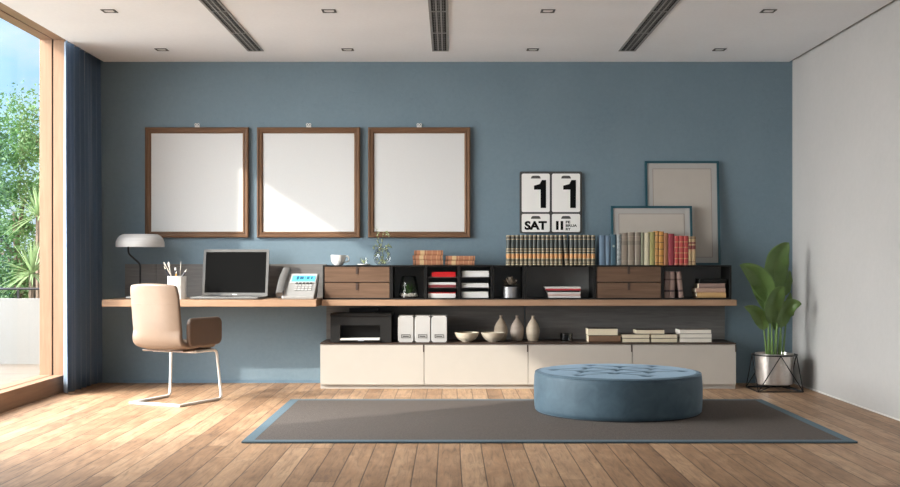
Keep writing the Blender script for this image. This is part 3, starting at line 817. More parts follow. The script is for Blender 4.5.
papers(461.8, 488.4, sB, [(4.2, M['paper'], 'sheets')], 'thinnest white paper pile, on the middle shelf of the all-white papers cubby')
papers(461.8, 488.4, zi, [(6.2, M['paper'], 'sheets')], 'thick white paper pile at the bottom of the all-white papers cubby')

# books on the cabinet
ck = mat('pale_tan_cover', (.50, .42, .30), .6); bk = mat('brown_book_cover', (.17, .095, .055), .6); dkc = mat('dark_brown_cover', (.05, .035, .028), .6)
gy = 'pale books on the low cabinets'; YK = -.42
stack(0, 0, (6.9, 7.0), YK, ZK, [bk, dkc], [M['cream_pages'], M['cream_pages']], ['thick brown spined book under a cream one, at the left of the cabinet books', 'thick cream edged book with dark cover on top of the brown book'], gy, .2, flip=[False, True], offs=[(588.7, 620.6), (588, 618)])
stack(0, 0, (4.1, 4.1), YK, ZK, [dkc, dkc], M['cream_pages'], ['cream edged book at the bottom of the low stack beside the brown book', 'cream edged book second up in the low stack beside the brown book'], gy, .2, flip=True, offs=[(622, 649.8)] * 2)
stack(0, 0, (4.1, 4.1), YK, ZK, [dkc, dkc], M['cream_pages'], ['cream edged book at the bottom of the low stack beside the three white books', 'cream edged book on top of the low stack beside the three white books'], gy, .2, flip=True, offs=[(651, 677.6)] * 2)
stack(0, 0, (4.3,), YK + .01, ZK + 2 * (4.1 * (D + YK) / F + .0002) + .0006, [dkc], M['cream_pages'], ['cream edged book bridging the two low stacks on the cabinet'], gy, .18, flip=True, offs=[(635.8, 664.8)])
wk = mat('white_book_cover', (.20, .17, .14), .5)
stack(0, 0, (4.3, 4.3, 4.3), YK, ZK, [wk] * 3, M['white_pages'], ['white edged book at the bottom of the stack of three on the cabinet', 'white edged book in the middle of the stack of three on the cabinet', 'white edged book on top of the stack of three on the cabinet'], gy, .2, flip=True, offs=[(679.6, 711.8), (680, 712), (679.4, 711.6)])

# ---------------------------------------------------------------- leaning teal frames
def leanframe(a, b_, yt, Yb, lean, label):
    x0, x1 = SX(a, Yb), SX(b_, Yb); w = (x1 - x0) / 2; H = (SZ(yt, Yb + .03) - ZT) / math.cos(lean)
    t = thing('leaning_frame', label, 'picture frame', ((x0 + x1) / 2, Yb, ZT + .001), group='teal frames leaning on the wall')
    t.rotation_euler = (-lean, 0, 0)
    fw = .021; b = MB()
    b.box(-w, w, 0, .022, 0, fw).box(-w, w, 0, .022, H - fw, H).box(-w, -w + fw, 0, .022, fw, H - fw).box(w - fw, w, 0, .022, fw, H - fw)
    b.build('frame_rail', M['teal'], t, .001)
    MB().box(-w + fw, w - fw, .008, .018, fw, H - fw).build('mount', M['mat_board'], t)
    q = .072
    m = MB(); m.box(-w + q, w - q, .0070, .0078, q, H - q).build('print_line', M['line'], t)
    MB().box(-w + q + .004, w - q - .004, .0060, .0068, q + .004, H - q - .004).build('print', M['print'], t)
leanframe(646.3, 720.8, 160.6, -.100, math.radians(4.3), 'taller blank print in a teal frame leaning against the blue wall')
leanframe(611.6, 693.2, 205.9, -.172, math.radians(5.0), 'smaller blank print in a teal frame leaning behind the coloured books')

# ---------------------------------------------------------------- on the desk
def lamp():
    Y = -.30; X0 = SX(140.2, Y); z0 = ZD + .0005
    t = thing('desk_lamp', 'desk lamp with wide white mushroom shade and black bent stem', 'lamp', (X0, Y, z0))
    MB().lathe([(.125, 0), (.13, .004), (.13, .012), (.122, .018), (.0001, .019)], 40).build('base', M['whitemetal'], t)
    Z = lambda p: SZ(p, Y) - z0; X = lambda p: SX(p, Y) - X0
    b = MB(); b.tube(fillet([(0, 0, .017), (0, 0, Z(264)), (X(128.3), 0, Z(253.5)), (X(128.3), 0, Z(244))], .03), .0085, 10).build('stem', M['darkmetal'], t)
    r = .214; zb, zt = Z(247.0), Z(234.3); h = zt - zb
    prof = [(r - .006, zb + .002), (r, zb), (r, zb + h * .38), (r - .012, zb + h * .66), (r - .034, zb + h * .88), (r - .062, zt), (.0001, zt)]
    sh = MB().lathe(prof, 48, cap=False).lathe([(.0001, zt - .012), (r - .064, zt - .012), (r - .038, zb + h * .82), (r - .018, zb + h * .6), (r - .006, zb + h * .3), (r - .006, zb + .002)], 48, cap=False)
    sh.build('lamp_shade', M['lampshade'], t, loc=(X(140.2) , 0, 0), sharp=60)
    MB().lathe([(.0001, zb + .01), (.03, zb + .02), (.03, zb + .05), (.015, zt - .012)], 16).build('bulb', mat('frosted_bulb', (.8, .8, .78), .5), t, loc=(0, 0, 0))
    MB().tube([(X(128.3), 0, Z(244)), (0, 0, zt - .02)], .006, 6).build('arm', M['darkmetal'], t)
lamp()

def pen_cup():
    Y = -.50; X0 = SX(177, Y); z0 = ZD + .0005
    t = thing('pen_cup', 'white cylindrical pen cup on the desk beside the laptop', 'cup', (X0, Y, z0))
    r = .083; h = SZ(276.2, Y) - z0
    MB().lathe([(.0001, 0), (r, 0), (r, h), (r - .005, h), (r - .005, .006), (.0001, .006)], 14, smooth=False, cap=False).build('cup_body', M['ceramic'], t)
    def pen(name, lab, xt, yt, rr, m, tip, tipm, dy=0, cat='pencil'):
        # from cup bottom to the given top point
        top = Vector((SX(xt, Y) - X0, dy, SZ(yt, Y) - z0)); 
        q_ = h / top.z; xr = max(-.052, min(.052, top.x * .7)); bot = Vector((max(-.05, min(.05, (xr - top.x * q_) / (1 - q_))), dy * .9, .014)); dr = (top - bot)
        # keep inside the rim
        e = thing(name, lab, cat, tuple(Vector((X0, Y, z0)) + bot), group='pens and brushes in the cup')
        b = MB(); b.tube([(0, 0, 0), tuple(dr * .90)], rr, 8).build('shaft', m, e)
        b = MB()
        if tip == 'point': b.tube([tuple(dr * .91), tuple(dr)], [rr, .0012], 8)
        elif tip == 'brush': b.tube([tuple(dr * .86), tuple(dr * .91), tuple(dr * .96), tuple(dr)], [rr * .9, rr * 2.0, rr * 2.0, .003], 10)
        else: b.tube([tuple(dr * .91), tuple(dr)], rr * 1.05, 8)
        b.build('tip', tipm, e)
    wtip = mat('pale_tip', (.72, .66, .58), .6); blk = mat('navy_pen', (.018, .020, .035), .35); yel = mat('yellow_pencil', (.70, .38, .05), .4)
    pen('pen', 'dark pen leaning left in the white cup', 165.0, 266, .007, blk, 'point', wtip, -.040, 'pen')
    pen('makeup_brush', 'fluffy white headed brush standing tallest in the cup', 168.6, 262, .005, wtip, 'brush', mat('white_bristle', (.80, .76, .70), .9), -.0055, 'brush')
    pen('paint_brush', 'thin pale brush leaning furthest left out of the cup', 162.8, 262.2, .0035, wtip, 'brush', wtip, .029, 'brush')
    pen('marker_pen', 'navy marker with white end upright in the middle of the cup', 175, 267.5, .008, blk, 'cap', mat('pen_white', (.75, .74, .73), .4), .012, 'pen')
    pen('pencil', 'yellow pencil in the white cup', 178, 271, .006, yel, 'point', wtip, -.058)
    pen('knitting_stick', 'thin pale stick standing behind the yellow pencil', 179.6, 261.6, .0028, wtip, 'point', wtip, .048, 'stick')
    pen('pencil', 'black pencil with pale tip leaning right in the cup', 187.2, 269.2, .007, blk, 'point', wtip, -.022)
pen_cup()

def laptop():
    Y = -.43; X0 = SX(230, Y) ; z0 = ZD + .0005
    X0 = -1.975
    t = thing('laptop', 'open silver laptop with black screen on the desk', 'laptop', (X0, -.43, z0), math.radians(-4))
    w = .305; dk2 = mat('laptop_silver', (.115, .112, .108), .5, .15); sil = mat('laptop_deck', (.60, .59, .575), .3, .4)
    MB().box(-w, w, -.19, .17, .004, .019).build('base', [dk2], t, .004)
    MB().box(-w + .008, w - .008, -.183, .165, .0192, .0205).build('keyboard_deck', sil, t)
    kb = MB()
    for r_ in range(5):
        for c in range(16):
            kb.box(-.25 + c * .0315, -.25 + c * .0315 + .027, -.02 + r_ * .032, -.02 + r_ * .032 + .027, .0206, .0225)
    kb.build('keys', mat('laptop_keys', (.03, .03, .03), .5), t)
    MB().box(-.06, .06, -.15, -.06, .0206, .0212).build('touchpad', dk2, t)
    for x in (-.25, .25):
        for y in (-.15, .13): MB().box(x - .02, x + .02, y - .01, y + .01, 0, .0042).build('rubber_foot', M['darkmetal'], t)
    Mx = Matrix.Translation((0, .172, .020)) @ Matrix.Rotation(math.radians(-9), 4, 'X')
    H = .43
    l = MB().prism(rrect(2 * w, H, .012, 4, 0, H / 2), 0, .012, 'y', M=Mx).build('lid', dk2, t)
    MB().box(-w + .024, w - .024, -.0012, -.0002, .030, H - .024, M=Mx).build('screen', mat('screen_black', (.006, .006, .006), .7, 0, .02, spec=.04), l)
    place = MB().box(-.022, .022, -.0018, -.0004, .010, .018, M=Mx).build('logo_plate', mat('pale_mark', (.65, .65, .65), .4), l)
    MB().tube([(-w * .8, .172, .016), (w * .8, .172, .016)], .008, 8).build('hinge', dk2, t)
laptop()

def phone():
    Y = -.40; X0 = SX(298.5, Y); z0 = ZD + .0005
    t = thing('desk_phone', 'silver desk phone with blue display and handset on its left', 'phone', (X0, Y, z0), 0)
    sil = mat('phone_silver', (.40, .395, .385), .35, .35); dk2 = mat('phone_dark', (.045, .045, .045), .4); lt = mat('phone_light', (.50, .49, .48), .4, .1)
    # wedge body, front low, back high
    body = [(-.12, 0), (.13, 0), (.13, .215), (.10, .225), (-.09, .055), (-.12, .030)]
    # sheared to the right as it rises, as the raised display panel does
    S = Matrix(((1, 0, .10, 0), (0, 1, 0, 0), (0, 0, 1, 0), (0, 0, 0, 1)))
    MB().prism([(y, z) for y, z in body], -.135, .152, 'x', M=S).build('body', sil, t, .008)
    a = math.atan2(.17, .19)
    def on(y): return .055 + (y + .09) * (.17 / .19)
    Ms = S @ Matrix.Translation((0, -.09, .055)) @ Matrix.Rotation(a, 4, 'X')
    MB().box(-.095, .140, .125, .012 + .235, .0015, .007, M=Ms).build('face_plate', lt, t, .003)
    scr = MB().box(-.080, .128, .140, .218, .0072, .0092, M=Ms).build('display', mat('phone_display', (.10, .42, .60), .3, emit=.55), t)
    dg = MB()
    for x0, wd in ((-.040, .022), (-.010, .034), (.034, .006), (.050, .026), (.088, .016)):
        dg.box(x0, x0 + wd, .168, .205, .0093, .0098, M=Ms)
    dg.box(-.035, -.028, .16, .212, .0093, .0098, M=Ms)
    dg.build('readout', mat('phone_readout', (.03, .15, .25), .4), scr)
    for r_ in range(4):
        for c in range(5):
            MB().box(-.04 + c * .032, -.04 + c * .032 + .024, .025 + r_ * .028, .025 + r_ * .028 + .017, .0072, .0105, M=Ms).build('key', dk2 if r_ == 3 else lt, t, .001)
    # handset
    pts = smooth_path([(-.150, -.125, .035), (-.150, -.085, .075), (-.143, .02, .175), (-.125, .090, .245), (-.118, .108, .262)], 6)
    b = MB(); N = len(pts); vs = []; fs = []
    for i, p in enumerate(pts):
        u = i / (N - 1); hw = .034; th = .020 + .016 * (abs(u - .5) * 2) ** 3
        tn = (pts[min(i + 1, N - 1)] - pts[max(i - 1, 0)]).normalized(); nn = Vector((1, 0, 0)).cross(tn).normalized()
        if nn.z < 0: nn = -nn
        for (sx_, sn) in ((-1, -.4), (-1, .5), (-.6, 1), (.6, 1), (1, .5), (1, -.4), (.7, -1), (-.7, -1)):
            vs.append(p + Vector((sx_ * hw, 0, 0)) + nn * sn * th)
    for i in range(N - 1):
        for k in range(8): fs.append((i * 8 + k, i * 8 + (k + 1) % 8, (i + 1) * 8 + (k + 1) % 8, (i + 1) * 8 + k))
    fs += [tuple(range(8))[::-1], tuple(range((N - 1) * 8, N * 8))]
    b.add(vs, fs, 0, True).build('handset', mat('handset_grey', (.17, .165, .16), .35, .3), t)
    MB().tube(smooth_path([(-.15, -.12, .02), (-.165, -.10, .01), (-.17, .0, .008), (-.14, .10, .01)], 5), .004, 6).build('cord', dk2, t)
phone()

# ---------------------------------------------------------------- on the cubbies
def cup():
    Y = -.22; t = thing('coffee_cup', 'white coffee cup with handle on the left drawer cubby', 'cup', (SX(338.3, Y), Y, ZT + .0005))
    h = .092
    MB().lathe([(.0001, 0), (.036, 0), (.040, .004), (.056, .018), (.066, .045), (.069, h), (.066, h), (.062, .045), (.052, .02), (.0001, .008)], 36, cap=False).build('cup_body', M['ceramic'], t)
    MB().tube(smooth_path([(.062, 0, .075), (.085, 0, .082), (.098, 0, .060), (.090, 0, .036), (.062, 0, .028)], 5), .0065, 8).build('handle', M['ceramic'], t)
cup()
def sprig(mb, pts, rr): mb.tube(pts, rr, 5)
def leaf_quad(mb, p, d, l, w, g, m=0):
    d = d.normalized(); s = d.cross(Vector((g.uniform(-1, 1), g.uniform(-1, 1), g.uniform(-1, 1)))).normalized()
    mb.add([p, p + d * l * .45 + s * w * .5, p + d * l, p + d * l * .45 - s * w * .5], [(0, 1, 2, 3)], m, False)
PLEAF = leafmat('pale_green_leaf', (.30, .36, .17), (.55, .60, .36), .3, .5, 20)
def glass_dish():
    Y = -.24; g = random.Random(4)
    t = thing('air_plant_dish', 'tiny green air plant in a small glass on a white saucer, beside the glass vase', 'plant', (SX(363.8, Y), Y, ZT + .0005))
    MB().lathe([(.0001, 0), (.050, 0), (.060, .006), (.060, .010), (.0001, .008)], 30, cap=False).build('saucer', M['ceramic'], t)
    MB().lathe([(.026, .0095), (.030, .03), (.034, .068)], 24, cap=False).build('glass_bowl', M['glass_thin'], t)
    b = MB()
    for k in range(14): leaf_quad(b, Vector((0, 0, .012)), Vector((g.uniform(-.6, .6), g.uniform(-.6, .6), 1)), g.uniform(.03, .075), .009, g)
    b.build('leaves', PLEAF, t)
glass_dish()
def vase_plant():
    Y = -.22; X0 = SX(382.3, Y); g = random.Random(11)
    t = thing('glass_vase', 'round clear glass vase with trailing green sprigs on the cubbies', 'vase', (X0, Y, ZT + .0005))
    prof = [(.0001, .002), (.045, .002), (.070, .025), (.083, .065), (.078, .105), (.058, .140), (.042, .155), (.045, .172)]
    MB().lathe(prof, 36, cap=False).build('vase_body', M['glass_thin'], t, sharp=0)
    Z = lambda p: SZ(p, Y) - ZT; X = lambda p: SX(p, Y) - X0
    for j, pts in enumerate(([(X(381), 0, .01), (X(383), .02, .09), (X(380), 0, .17), (X(377.6), -.02, Z(238)), (X(376.6), 0, Z(229))],
                [(X(384), 0, .01), (X(380), -.02, .10), (X(382), 0, .19), (X(384), .02, Z(233)), (X(387.5), 0, Z(234.5)), (X(388), 0, Z(237))],
                [(X(382), .02, .01), (X(388), 0, .08), (X(385), .01, .14), (X(388), .0, Z(246.5)), (X(391), 0, Z(247))],
                [(X(382), -.02, .01), (X(376), 0, .09), (X(380), .0, .13), (X(376), .0, Z(246)), (X(373.5), 0, Z(250))])):
        sp_ = smooth_path(pts, 6); b = MB(); b.tube(sp_, .0022, 5); s_ = b.build('stem', mat('dark_stem', (.06, .06, .035), .6), t)
        lb = MB()
        for i, p in enumerate(sp_[2:]):
            for _ in range(1): leaf_quad(lb, p, Vector((g.uniform(-1, 1), g.uniform(-1, 1), g.uniform(-.3, 1))), g.uniform(.016, .034), .018, g)
        lb.build('leaves', PLEAF, s_)
    wb = MB()
    for _ in range(12): leaf_quad(wb, Vector((g.uniform(-.035, .035), g.uniform(-.03, .03), g.uniform(.005, .04))), Vector((g.uniform(-1, 1), g.uniform(-1, 1), g.uniform(0, 1))), .035, .02, g)
    wb.build('leaves', PLEAF, t)
vase_plant()
def terrarium():
    Y = -.24; X0 = SX(408.8, Y); g = random.Random(8); z0 = ZB + .0135
    t = thing('glass_terrarium', 'tapered smoked glass terrarium with white pebbles and green succulent in a cubby', 'terrarium', (X0, Y, z0))
    MB().lathe([(.094, .0), (.094, .004), (.083, .10), (.066, .190), (.060, .197), (.0001, .199)], 40, cap=False).build('glass_dome', M['glass_smoke'], t, sharp=60)
    st = MB()
    for _ in range(130):
        a = g.uniform(0, 2 * PI); r_ = math.sqrt(g.random()) * .076
        st.sphere((r_ * math.cos(a), r_ * math.sin(a), g.uniform(.012, .034)), g.uniform(.006, .011), 5)
    o = st.build('pebbles', mat('white_pebbles', (.80, .76, .68), .8, 0, .15), t, sharp=0); o['kind'] = 'stuff'
    MB().lathe([(.0001, .001), (.084, .001), (.082, .012), (.0001, .014)], 30, cap=False).build('soil', M['soil'], t)
    lb = MB()
    for k in range(26):
        a = k * 2.4; e = 1.25 - k * .035; L = .10 + g.uniform(-.02, .03)
        d = Vector((math.cos(a) * math.cos(e), math.sin(a) * math.cos(e), math.sin(e))); s_ = Vector((-math.sin(a), math.cos(a), 0))
        p = Vector((0, 0, .03)); w = .008; q = [p - s_ * w, p + s_ * w, p + d * L * .6 + s_ * w * .8, p + d * L * .6 - s_ * w * .8, p + d * L + Vector((0, 0, .005))]
        lb.add(q, [(0, 1, 2, 3), (3, 2, 4)])
    lb.build('succulent', leafmat('succulent_green', (.05, .13, .03), (.10, .22, .06), .2, .5, 10), t)
terrarium()
def potted():
    Y = -.24; X0 = SX(510.2, Y); g = random.Random(21); z0 = ZB + .0135
    t = thing('potted_succulent', 'brown green rosette succulent in a silver cylinder pot in a cubby', 'plant', (X0, Y, z0))
    h = .098; r = .078
    MB().lathe([(.0001, 0), (r, 0), (r, h), (r - .005, h), (r - .005, h - .012), (.0001, h - .012)], 40, cap=False).build('pot', mat('brushed_steel_pot', (.42, .42, .43), .45, .75, .1, 6, 0, (8, 8, 1)), t, sharp=50)
    MB().lathe([(.0001, h - .018), (r - .006, h - .018), (r - .006, h - .011), (.0001, h - .008)], 30, cap=False).build('soil', M['soil'], t)
    lb = MB()
    for k in range(46):
        a = k * 2.399; e = max(.02, 1.45 - k * .034); L = .066 + .012 * math.sin(k * 5.1); rb = .004 + k * .0003
        d = Vector((math.cos(a) * math.cos(e), math.sin(a) * math.cos(e), math.sin(e))); s_ = Vector((-math.sin(a), math.cos(a), 0)); up = d.cross(s_) * -1
        p = Vector((math.cos(a) * rb, math.sin(a) * rb, h + .030 - k * .0004))
        q = [p - s_ * .004, p + s_ * .004, p + d * L * .65 + s_ * .013 + up * .0, p + d * L * .65 - s_ * .013, p + d * L + Vector((0, 0, .008)), p + d * L * .6 - up * .007]
        lb.add(q, [(0, 1, 5), (1, 2, 5), (2, 4, 5), (4, 3, 5), (3, 0, 5), (0, 3, 4, 2, 1)], 0, True)
    lb.build('rosette', leafmat('brownish_succulent', (.30, .25, .20), (.52, .46, .39), .15, .5, 12), t)
potted()

# ---------------------------------------------------------------- on the cabinets
def printer():
    Y = -.46; x0, x1 = SX(330.5, Y), SX(391.3, Y); X0 = (x0 + x1) / 2; w = (x1 - x0) / 2; z0 = ZK + .0005
    t = thing('desktop_printer', 'black desktop printer with paper tray on the left cream cabinet', 'printer', (X0, Y, z0))
    bm_ = mat('printer_black', (.014, .0135, .013), .5, spec=.25); gm = mat('printer_gloss', (.008, .008, .008), .3, spec=.3); H = .235
    sx0, sx1 = SX(340, Y) - X0, SX(380, Y) - X0; sz0, sz1 = .055, .155
    b = MB(); 
    b.box(-w, sx0, 0, .36, .004, H).box(sx1, w, 0, .36, .004, H).box(sx0, sx1, 0, .36, sz1, H).box(sx0, sx1, 0, .36, .004, .012).box(sx0, sx1, .14, .36, .012, sz1)
    b.build('body', bm_, t)
    MB().prism([(-.012, H), (.37, H), (.37, H + .012), (.33, H + .026), (.02, H + .026), (-.012, H + .010)], -w - .004, w + .004, 'x').build('top_cover', gm, t, .003)
    MB().box(-.125, .14, .22, .30, H + .026, H + .066).build('paper_feeder', bm_, t, .004)
    MB().box(sx0 - .002, sx1 + .002, -.02, .13, .014, .024).build('output_tray', gm, t)
    MB().box(sx0 + .004, sx1 - .004, -.018, .12, .0245, .038).build('paper', M['paper'], t)
    MB().box(-.025, .03, -.0245, -.0185, .018, .034).build('tray_tab', mat('grey_blue_tab', (.40, .42, .48), .4), t)
    for x in (-w + .04, w - .04):
        for y in (.04, .32): MB().box(x - .015, x + .015, y - .015, y + .015, 0, .004).build('rubber_foot', M['darkmetal'], t)
printer()
fb = None
for i, (a, b_, lab) in enumerate(((397.9, 413.7, 'white file box nearest the printer'), (414.7, 430.4, 'white file box in the middle of three'), (431.4, 447.0, 'white file box nearest the bowls'))):
    Y = -.43; x0, x1 = SX(a, Y), SX(b_, Y); w = (x1 - x0) / 2 
    if fb is None:
        t = thing('file_box', lab, 'file box', ((x0 + x1) / 2, Y, ZK + .0005), group='white file boxes on the cabinet'); fb = t; H = .238
        MB().box(-w + .001, w - .001, 0, .27, .001, H).build('body', mat('file_box_white', (.42, .41, .40), .5, 0, .02), t, .004)
        for (sx_, z0, z1) in ((-1, 0, .02), (1, 0, .02), (-1, H - .018, H + .001), (1, H - .018, H + .001)):
            xa = sorted((sx_ * w, sx_ * (w - .018)))
            MB().prism([(xa[0] if sx_ < 0 else xa[1], z0), (xa[1] if sx_ < 0 else xa[0], z0 if z0 == 0 else z1), (xa[0] if sx_ < 0 else xa[1], z1)], -.0015, .004, 'y').build('corner_guard', mat('corner_dark', (.06, .055, .05), .4, .5), t)
        lh = MB(); zc = .056; hw_, hh = .040, .016
        lh.box(-hw_, hw_, -.004, .0, zc + hh - .004, zc + hh).box(-hw_, hw_, -.004, 0, zc - hh, zc - hh + .004).box(-hw_, -hw_ + .004, -.004, 0, zc - hh, zc + hh).box(hw_ - .004, hw_, -.004, 0, zc - hh, zc + hh).box(-.026, .026, -.002, -.0005, zc - .005, zc + .003)
        lh.build('label_holder', mat('label_holder_metal', (.05, .045, .04), .4, .5), t)
    else: dup(fb, ((x0 + x1) / 2, Y, ZK + .0005), label=lab)
for (a, b_, m, lab) in ((454.5, 479, mat('cream_bowl_glaze', (.55, .49, .385), .45, 0, .05), 'cream bowl on the cabinet, nearer the white file boxes'), (481, 505.2, mat('sand_bowl_glaze', (.44, .39, .315), .5, 0, .05), 'sand coloured bowl on the cabinet, in front of the first vase')):
    Y = -.36; r = (SX(b_, Y) - SX(a, Y)) / 2; h = .086
    prof = [(.0001, 0), (r * .36, 0), (r * .40, .006), (r * .66, .022), (r * .88, .050), (r, h), (r - .005, h), (r * .84, .052), (r * .60, .026), (r * .3, .012), (.0001, .010)]
    tag(MB().lathe(prof, 44, cap=False).build('ceramic_bowl', m, loc=((SX(a, Y) + SX(b_, Y)) / 2, Y, ZK + .0005), sharp=60), lab, 'bowl', 'bowls on the cabinet')
vz = None
for (xc, Y, m, lab) in ((500.9, -.20, mat('sand_vase_glaze', (.40, .325, .245), .6, 0, .12, 6, .2, (1, 1, 4)), 'sand coloured bottle vase standing behind the second bowl'),
                     (517.1, -.24, mat('grey_vase_glaze', (.33, .27, .225), .6, 0, .12, 6, .2, (1, 1, 4)), 'greyish bottle vase in the middle of the three'),
                     (532.9, -.26, mat('light_vase_glaze', (.43, .355, .27), .6, 0, .12, 6, .2, (1, 1, 4)), 'light sand bottle vase standing furthest right')):
    r = .062; H = .232
    prof = [(.0001, 0), (r * .62, 0), (r * .72, .006), (r * .92, .045), (r, .088), (r * .94, .122), (r * .72, .158), (r * .42, .186), (r * .24, .202), (r * .19, .214), (r * .24, .228), (r * .25, H), (r * .15, H), (r * .12, .21), (.0001, .20)]
    tag(MB().lathe(prof, 40, cap=False).build('bottle_vase', m, loc=(SX(xc, Y), Y, ZK + .0005), sharp=70), lab, 'vase', 'bottle vases on the cabinet')
Y = -.25
tg = thing('glass_dish', 'small round clear glass dish standing alone on the cabinet', 'dish', (SX(566.5, Y), Y, ZK + .0005))
MB().lathe([(.0001, .001), (.054, .001), (.056, .006), (.056, .07), (.052, .07), (.052, .010), (.0001, .009)], 36, cap=False).build('dish_body', glass('dish_glass', (.62, .64, .66), 1.3), tg, sharp=50)
MB().lathe([(.0001, .0105), (.050, .0105), (.050, .026), (.0001, .026)], 30, cap=False).build('liquid', glass('dish_water', (.55, .58, .60), 1.0), tg)

# ---------------------------------------------------------------- chair
def chair():
    t = thing('cantilever_chair', 'beige leather desk chair with brown armrests on white sled legs', 'chair', (-2.215, -1.39, 0), math.radians(-23.2))
    # shell: seat sweeping up into the back
    prof = smooth_path([(.235, .440), (.20, .462), (.08, .462), (-.08, .452), (-.185, .462), (-.245, .510), (-.272, .60), (-.288, .72), (-.305, .85), (-.322, .962)], 4)
    cum = [0]
    for i in range(1, len(prof)): pass
    def prof3(pts):
        return pts
    P = [Vector((0, a, b)) for a, b in [(.235, .440), (.20, .462), (.08, .462), (-.08, .452), (-.185, .462), (-.245, .510), (-.272, .60), (-.288, .72), (-.305, .85), (-.322, .962)]]
    S = smooth_path(P, 5); N = len(S)
    def fn(u, v):
        i = min(int(u * (N - 1)), N - 2); fr = u * (N - 1) - i; p = S[i].lerp(S[i + 1], fr)
        s = v * 2 - 1; back = max(0, min(1, (p.z - .47) / .12)) if p.y < 0 else 0
        hw = .238 - .012 * back
        if u > .9: hw -= .02 * ((u - .9) / .1) ** 2
        if u < .08: hw -= .03 * ((.08 - u) / .08) ** 2
        c = abs(s) ** 2.6
        x = hw * math.copysign(abs(s) ** .92, s) if s else 0
        return (x, p.y + back * .055 * c, p.z + (1 - back) * .020 * c - (.016 * c if u > .93 else 0))
    b = MB(); b.grid(fn, 44, 16)
    o = b.build('seat_shell', M['beige'], t, sharp=0)
    s = o.modifiers.new('Solidify', 'SOLIDIFY'); s.thickness = .052; s.offset = 0
    s = o.modifiers.new('Subsurf', 'SUBSURF'); s.levels = 1; s.render_levels = 2
    # stitched seam across the back
    zs = .768; pts = []
    for j in range(17):
        u = .845; x, y, z = fn(u, j / 16); pts.append((x * 1.008, y - .0265, z))
    MB().tube(pts, .0028, 6).build('seam', mat('seam_thread', (.20, .14, .10), .6), t)
    pts = [fn(i / 20, 1) for i in range(8, 21)]
    for sgn in (-1, 1):
        # padded arm: rounded slab hugging the side of seat and back
        b = MB(); prof2 = rrect(.400, .225, .055, 5, .020, .575)
        b.prism(prof2, -.022, .022, 'x', M=Matrix.Translation((sgn * .262, 0, 0)) @ Matrix.Rotation(-sgn * math.radians(4), 4, 'Z'))
        b.build('armrest', M['brown'], t, .016, 3)
    MB().box(-.20, .20, -.17, .20, .418, .432).build('seat_pan', M['brown'], t, .005)
    # sled frame
    hw, zt = .2575, .012
    for sgn in (-1, 1):
        x = sgn * hw
        pts = fillet([(x * .80, -.02, .412), (x * .88, .235, .412), (x, .262, zt), (x * .90, -.266, zt)], .045, 6)
        MB().tube(pts, .0115, 10).build('leg', M['whitemetal'], t)
    MB().tube([(-hw * .90 - .0115, -.266, zt), (hw * .90 + .0115, -.266, zt)], .0115, 10).build('stretcher', M['whitemetal'], t)
    MB().tube([(-hw * .80, -.02, .412), (hw * .80, -.02, .412)], .0115, 10).build('stretcher', M['whitemetal'], t)
chair()

